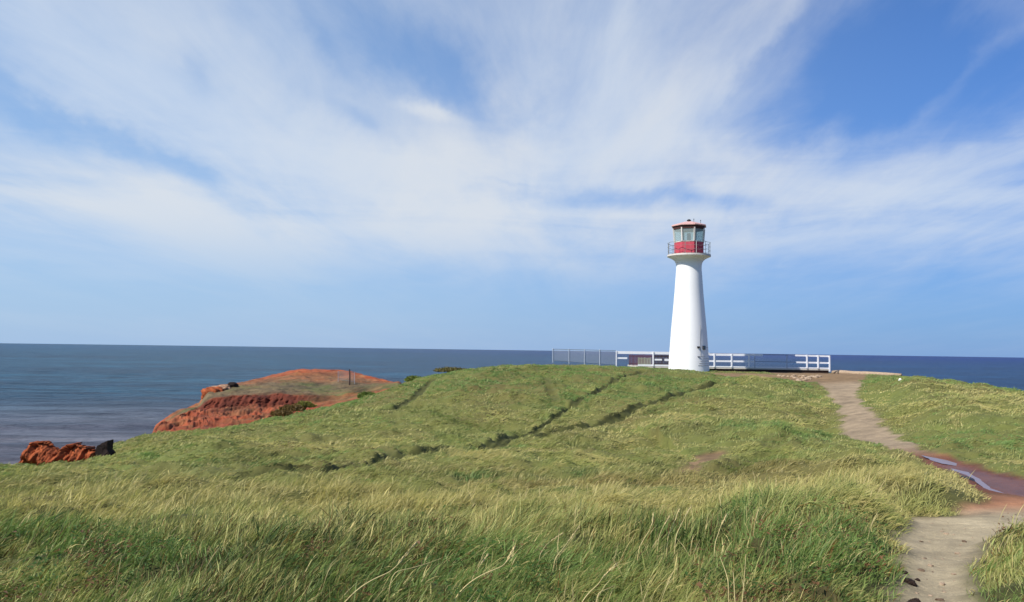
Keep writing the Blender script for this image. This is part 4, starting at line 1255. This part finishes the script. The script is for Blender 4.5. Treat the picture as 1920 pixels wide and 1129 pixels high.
# seed stalks standing a little above the sward, and low leafy weeds between the tufts
def scatter_ok(X, Y):
    p_, w_, r_, d_ = masks(X, Y)
    return p_ < -0.12
n = 900
tq_ = rng.uniform(math.radians(-44), math.radians(42), n); rq = rng.uniform(2.8, 15, n)
X, Y = rq * np.sin(tq_), rq * np.cos(tq_)
ok = scatter_ok(X, Y) & (fbm(X, Y, 1.5, 3, 0.5, 131) > -0.02)
X, Y, rq = X[ok], Y[ok], rq[ok]; n = len(X)
Zr = height(X, Y)
Ln = rng.uniform(0.20, 0.38, n); wa = rng.normal(0.2, 0.9, n); le = rng.uniform(0.35, 1.0, n)
P0 = np.stack([X, Y, Zr], -1); dirs = []
Vs = []; wd_ = (0.00022 * rq + 0.0006)[:, None]
vd = np.stack([Y, -X, np.zeros(n)], -1) / rq[:, None]
c_ = P0
ring = [c_]
for i in range(4):
    a_ = le * (0.4 + 0.28 * i)
    c_ = c_ + np.stack([np.cos(wa) * np.sin(a_), np.sin(wa) * np.sin(a_), np.cos(a_)], -1) * (Ln / 4)[:, None]
    ring.append(c_)
wds = [0.8, 0.7, 0.6, 1.5, 0.3]
Vs = np.stack([r_ + s_ * vd * wd_ * w_ for r_, w_ in zip(ring, wds) for s_ in (-1, 1)], 1).reshape(-1, 3)
bi = (np.arange(n) * 10)[:, None]
qd = np.concatenate([bi + np.array([[2 * i, 2 * i + 1, 2 * i + 3, 2 * i + 2]]) for i in range(4)])
cs = np.array(srgb(206, 188, 134)) * rng.uniform(0.55, 1.1, (n, 1))
o = np_mesh('seed_stalks', Vs, qd, M_blade, False, None, {'Col': np.repeat(cs, 10, 0)})
tag(o, 'thin straw coloured seed stalks standing just above the foreground grass', 'grass stalks', None, 'stuff')
n = 60000
tq_ = rng.uniform(math.radians(-44), math.radians(42), n); rq = rng.uniform(2.8 ** 0.7, 9.5 ** 0.7, n) ** (1 / 0.7)
X, Y = rq * np.sin(tq_), rq * np.cos(tq_)
wz = fbm(X, Y, 0.8, 3, 0.5, 133) + 0.10 * zone(X, Y, 1540, 1060, 1.0, 0.8) + 0.10 * zone(X, Y, 1000, 1090, 1.2, 0.5) + 0.05 * zone(X, Y, 620, 1080, 0.8, 0.4)
ok = scatter_ok(X, Y) & (wz > 0.085 + rng.uniform(-0.03, 0.03, n))
X, Y, rq, wz = X[ok], Y[ok], rq[ok], wz[ok]; n = len(X)
Zr = height(X, Y) + rng.uniform(0.01, 0.17, n)
L_ = rng.uniform(0.018, 0.045, n)
az_ = rng.uniform(0, 6.283, n); tilt = rng.uniform(-0.5, 0.7, n)
d_ = np.stack([np.cos(az_) * np.cos(tilt), np.sin(az_) * np.cos(tilt), np.sin(tilt)], -1) * L_[:, None]
s_ = np.stack([-np.sin(az_), np.cos(az_), rng.normal(0, 0.3, n)], -1) * (L_ * rng.uniform(0.18, 0.34, n))[:, None]
c_ = np.stack([X, Y, Zr], -1)
up_ = np.array([0, 0, 1.0]) * (L_ * 0.12)[:, None]
Vs = np.stack([c_, c_ + d_ * 0.5 + s_ + up_, c_ + d_, c_ + d_ * 0.5 - s_ + up_], 1).reshape(-1, 3)
cs = np.where((fbm(X, Y, 0.5, 2, 0.5, 135) > 0.06)[:, None], np.array(srgb(112, 82, 54)), np.array(srgb(64, 92, 40))) * rng.uniform(0.7, 1.35, (n, 1))
o = np_mesh('weeds', Vs, np.arange(n * 4).reshape(n, 4), M_blade, False, None, {'Col': np.repeat(cs, 4, 0)})
tag(o, 'low dark green and brownish leafy weeds among the foreground grass', 'weeds', None, 'stuff')
print('grass done', n)

# ------------------------------------------------------------------ tall dry stems in the foreground
M_straw = simple_mat('dry_straw', srgb(196, 178, 124), 0.7, 0.15, 20.0, 0.0)
def stem(pts_px, Y0, thick, label, head=True, dY=0.15):
    n = len(pts_px)
    W = [P(px, py, Y0 + dY * i / (n - 1)) for i, (px, py) in enumerate(pts_px)]
    # carry the root down into the ground
    x, y, z = W[0]
    g = float(height(np.array([x]), np.array([y]))[0])
    d0 = W[0] - W[1]
    if z > g: W.insert(0, np.array([x + d0[0] * 0.3, y, g - 0.03]))
    # smooth the line
    Wn = np.array(W)
    tq = np.linspace(0, len(Wn) - 1, 22)
    sm = np.stack([np.interp(tq, np.arange(len(Wn)), Wn[:, i]) for i in range(3)], -1)
    sm = gsm(sm, 1.3, 0)
    o = thing('dry_stem', tuple(sm[0]), label, 'grass stem')
    bm = bmesh.new()
    rad_ = np.linspace(thick, thick * 0.35, 22)
    tube(bm, [tuple(p_ - sm[0]) for p_ in sm], list(rad_), 6)
    bm_obj('stalk', bm, M_straw, o, True)
    if head:
        bm = bmesh.new()
        for i_ in range(16, 22):
            for s_ in range(3):
                c = sm[i_] - sm[0]
                d_ = (sm[min(i_ + 1, 21)] - sm[i_ - 1]); d_ /= np.linalg.norm(d_)
                off = np.array([random.uniform(-1, 1), random.uniform(-1, 1), random.uniform(-.5, 1)]) * thick * 1.6
                tube(bm, [tuple(c), tuple(c + d_ * 0.018 + off), tuple(c + d_ * 0.04 + off * 0.8)], [thick * 0.3, thick * 0.9, thick * 0.1], 4)
        bm_obj('seed_head', bm, M_straw, o, True)
stem([(628, 1150), (665, 1108), (700, 1085), (735, 1072), (755, 1048), (778, 1020)], 4.9, 0.0042, 'thick curved straw stem at the bottom, left of centre, kinking upwards')
stem([(735, 1072), (770, 1066), (800, 1057), (830, 1046)], 4.9, 0.0026, 'thin straw side stem bending right from the thick curved stem', False)
stem([(855, 1115), (885, 1088), (915, 1072), (942, 1063), (952, 1050), (962, 1030)], 5.0, 0.0042, 'thick arched straw stem right of the curved one at the bottom')
stem([(885, 1085), (897, 1065), (912, 1044)], 5.2, 0.0026, 'short straight straw stem rising behind the arched stem')
stem([(627, 1140), (650, 1110), (672, 1090)], 5.0, 0.0030, 'short straw stem at the bottom edge left of the curved stem', False)
stem([(735, 1010), (748, 998), (768, 975), (812, 945), (860, 952)][:3], 6.3, 0.0024, 'faint thin stem standing above the curved stem', False)
stem([(1040, 1048), (1056, 1028), (1084, 990)], 5.9, 0.0036, 'pale straight stem near the middle of the foreground')
stem([(1012, 1040), (1025, 1020), (1052, 1002)], 6.0, 0.0026, 'thin stem just left of the pale straight one')
stem([(1086, 1135), (1105, 1110), (1122, 1096), (1128, 1085), (1153, 1060)], 5.0, 0.0036, 'bent straw stem crossing the bottom edge left of the upright cluster')
stem([(1196, 1032), (1206, 1012), (1216, 998), (1222, 985), (1225, 967)], 6.3, 0.0034, 'leftmost upright straw stem of the cluster of four')
stem([(1234, 1010), (1242, 990), (1254, 970)], 6.4, 0.0026, 'short second straw stem of the cluster of four')
stem([(1252, 1005), (1262, 985), (1272, 958)], 6.5, 0.0032, 'third straw stem of the cluster of four, nearly straight')
stem([(1266, 1008), (1274, 990), (1284, 970), (1293, 954)], 6.4, 0.0034, 'rightmost and highest straw stem of the cluster of four')
stem([(1340, 1020), (1346, 1003), (1352, 985), (1361, 968)], 6.4, 0.0034, 'lone straw stem right of the cluster of four')
stem([(1380, 1150), (1377, 1110), (1376, 1085), (1374, 1070)], 4.9, 0.0040, 'grey green upright stalk at the bottom, left one of a forked pair', False, 0.05)
stem([(1389, 1150), (1393, 1115), (1396, 1080), (1399, 1035)], 4.9, 0.0038, 'grey green taller upright stalk, right one of a forked pair', False, 0.05)
stem([(1366, 1092), (1360, 1070), (1349, 1042)], 5.0, 0.0032, 'left leaning stalk beside the forked pair', False)
stem([(1120, 1112), (1140, 1104), (1152, 1098)], 5.0, 0.0034, 'short flat lying straw at the bottom edge', False)
# thin dark stake standing in the grass
x, y = hit(1055, 968)
z = float(height(np.array([x]), np.array([y]))[0])
bm = bmesh.new()
top = P(1055, 940, y)
tube(bm, [(x, y, z - 0.1), (x + 0.005, y, (z + top[2]) / 2), (x, y, top[2])], [0.013, 0.012, 0.009], 6)
tag(bm_obj('stake', bm, M_beam), 'thin dark wooden stake standing alone in the yellow grass band', 'stake')

# ------------------------------------------------------------------ low shrubs on the red slope
def shrub(px, py, Yd, wd, ht, c, label, n=2200):
    p = P(px, py, Yd)
    o = thing('shrub', tuple(p), label, 'shrub')
    q = rng.normal(0, 1, (n, 3)); q /= np.linalg.norm(q, axis=1)[:, None]
    q *= rng.uniform(0.45, 1.0, (n, 1)) ** 0.6
    lump = 1 + 0.9 * fbm(q[:, 0] * 2 + 9, q[:, 1] * 2 + q[:, 2], 0.7, 3, 0.5, int(px))
    q = q * lump[:, None] * np.array([wd, wd * 0.6, ht])
    q[:, 2] = np.abs(q[:, 2])
    s = 0.075 * rng.uniform(0.5, 1.3, n)
    u = rng.normal(0, 1, (n, 3)); u /= np.linalg.norm(u, axis=1)[:, None]
    v_ = np.cross(u, rng.normal(0, 1, (n, 3))); v_ /= np.linalg.norm(v_, axis=1)[:, None]
    Vv = np.stack([q - u * s[:, None], q + v_ * s[:, None] * 0.5, q + u * s[:, None], q - v_ * s[:, None] * 0.5], 1).reshape(-1, 3)
    cb = np.array(c) * rng.uniform(0.6, 1.4, (n, 1))
    f_ = np_mesh('foliage', Vv, np.arange(n * 4).reshape(n, 4), M_blade, False, None, {'Col': np.repeat(cb, 4, 0)})
    f_.parent = o
    bm = bmesh.new()
    for i in range(5):
        a = rng.uniform(0, 6.28)
        tube(bm, [(0, 0, -0.25), (math.cos(a) * wd * 0.25, math.sin(a) * wd * 0.2, ht * 0.3), (math.cos(a) * wd * 0.6, math.sin(a) * wd * 0.4, ht * 0.6)], [0.03, 0.02, 0.01], 5)
    bm_obj('stems', bm, M_beam, o)
shrub(528, 779, 50.5, 0.7, 0.32, srgb(120, 98, 58), 'low brown green shrub on the orange slope nearest the cliff')
shrub(548, 770, 51.5, 0.8, 0.36, srgb(112, 92, 54), 'wider brownish shrub in the middle of the orange slope')
shrub(572, 763, 52.5, 0.6, 0.32, srgb(126, 124, 62), 'greener shrub at the upper right of the brownish shrub')
shrub(690, 745, 53, 0.7, 0.32, srgb(104, 120, 58), 'small green shrub at the foot of the grassy hill beside the red earth')
shrub(775, 714, 52.5, 0.6, 0.28, srgb(116, 128, 62), 'small pale green shrub on the hill shoulder above the dark rut')
shrub(850, 697, 55, 1.3, 0.26, srgb(112, 104, 60), 'low olive shrub on the skyline left of the hilltop')
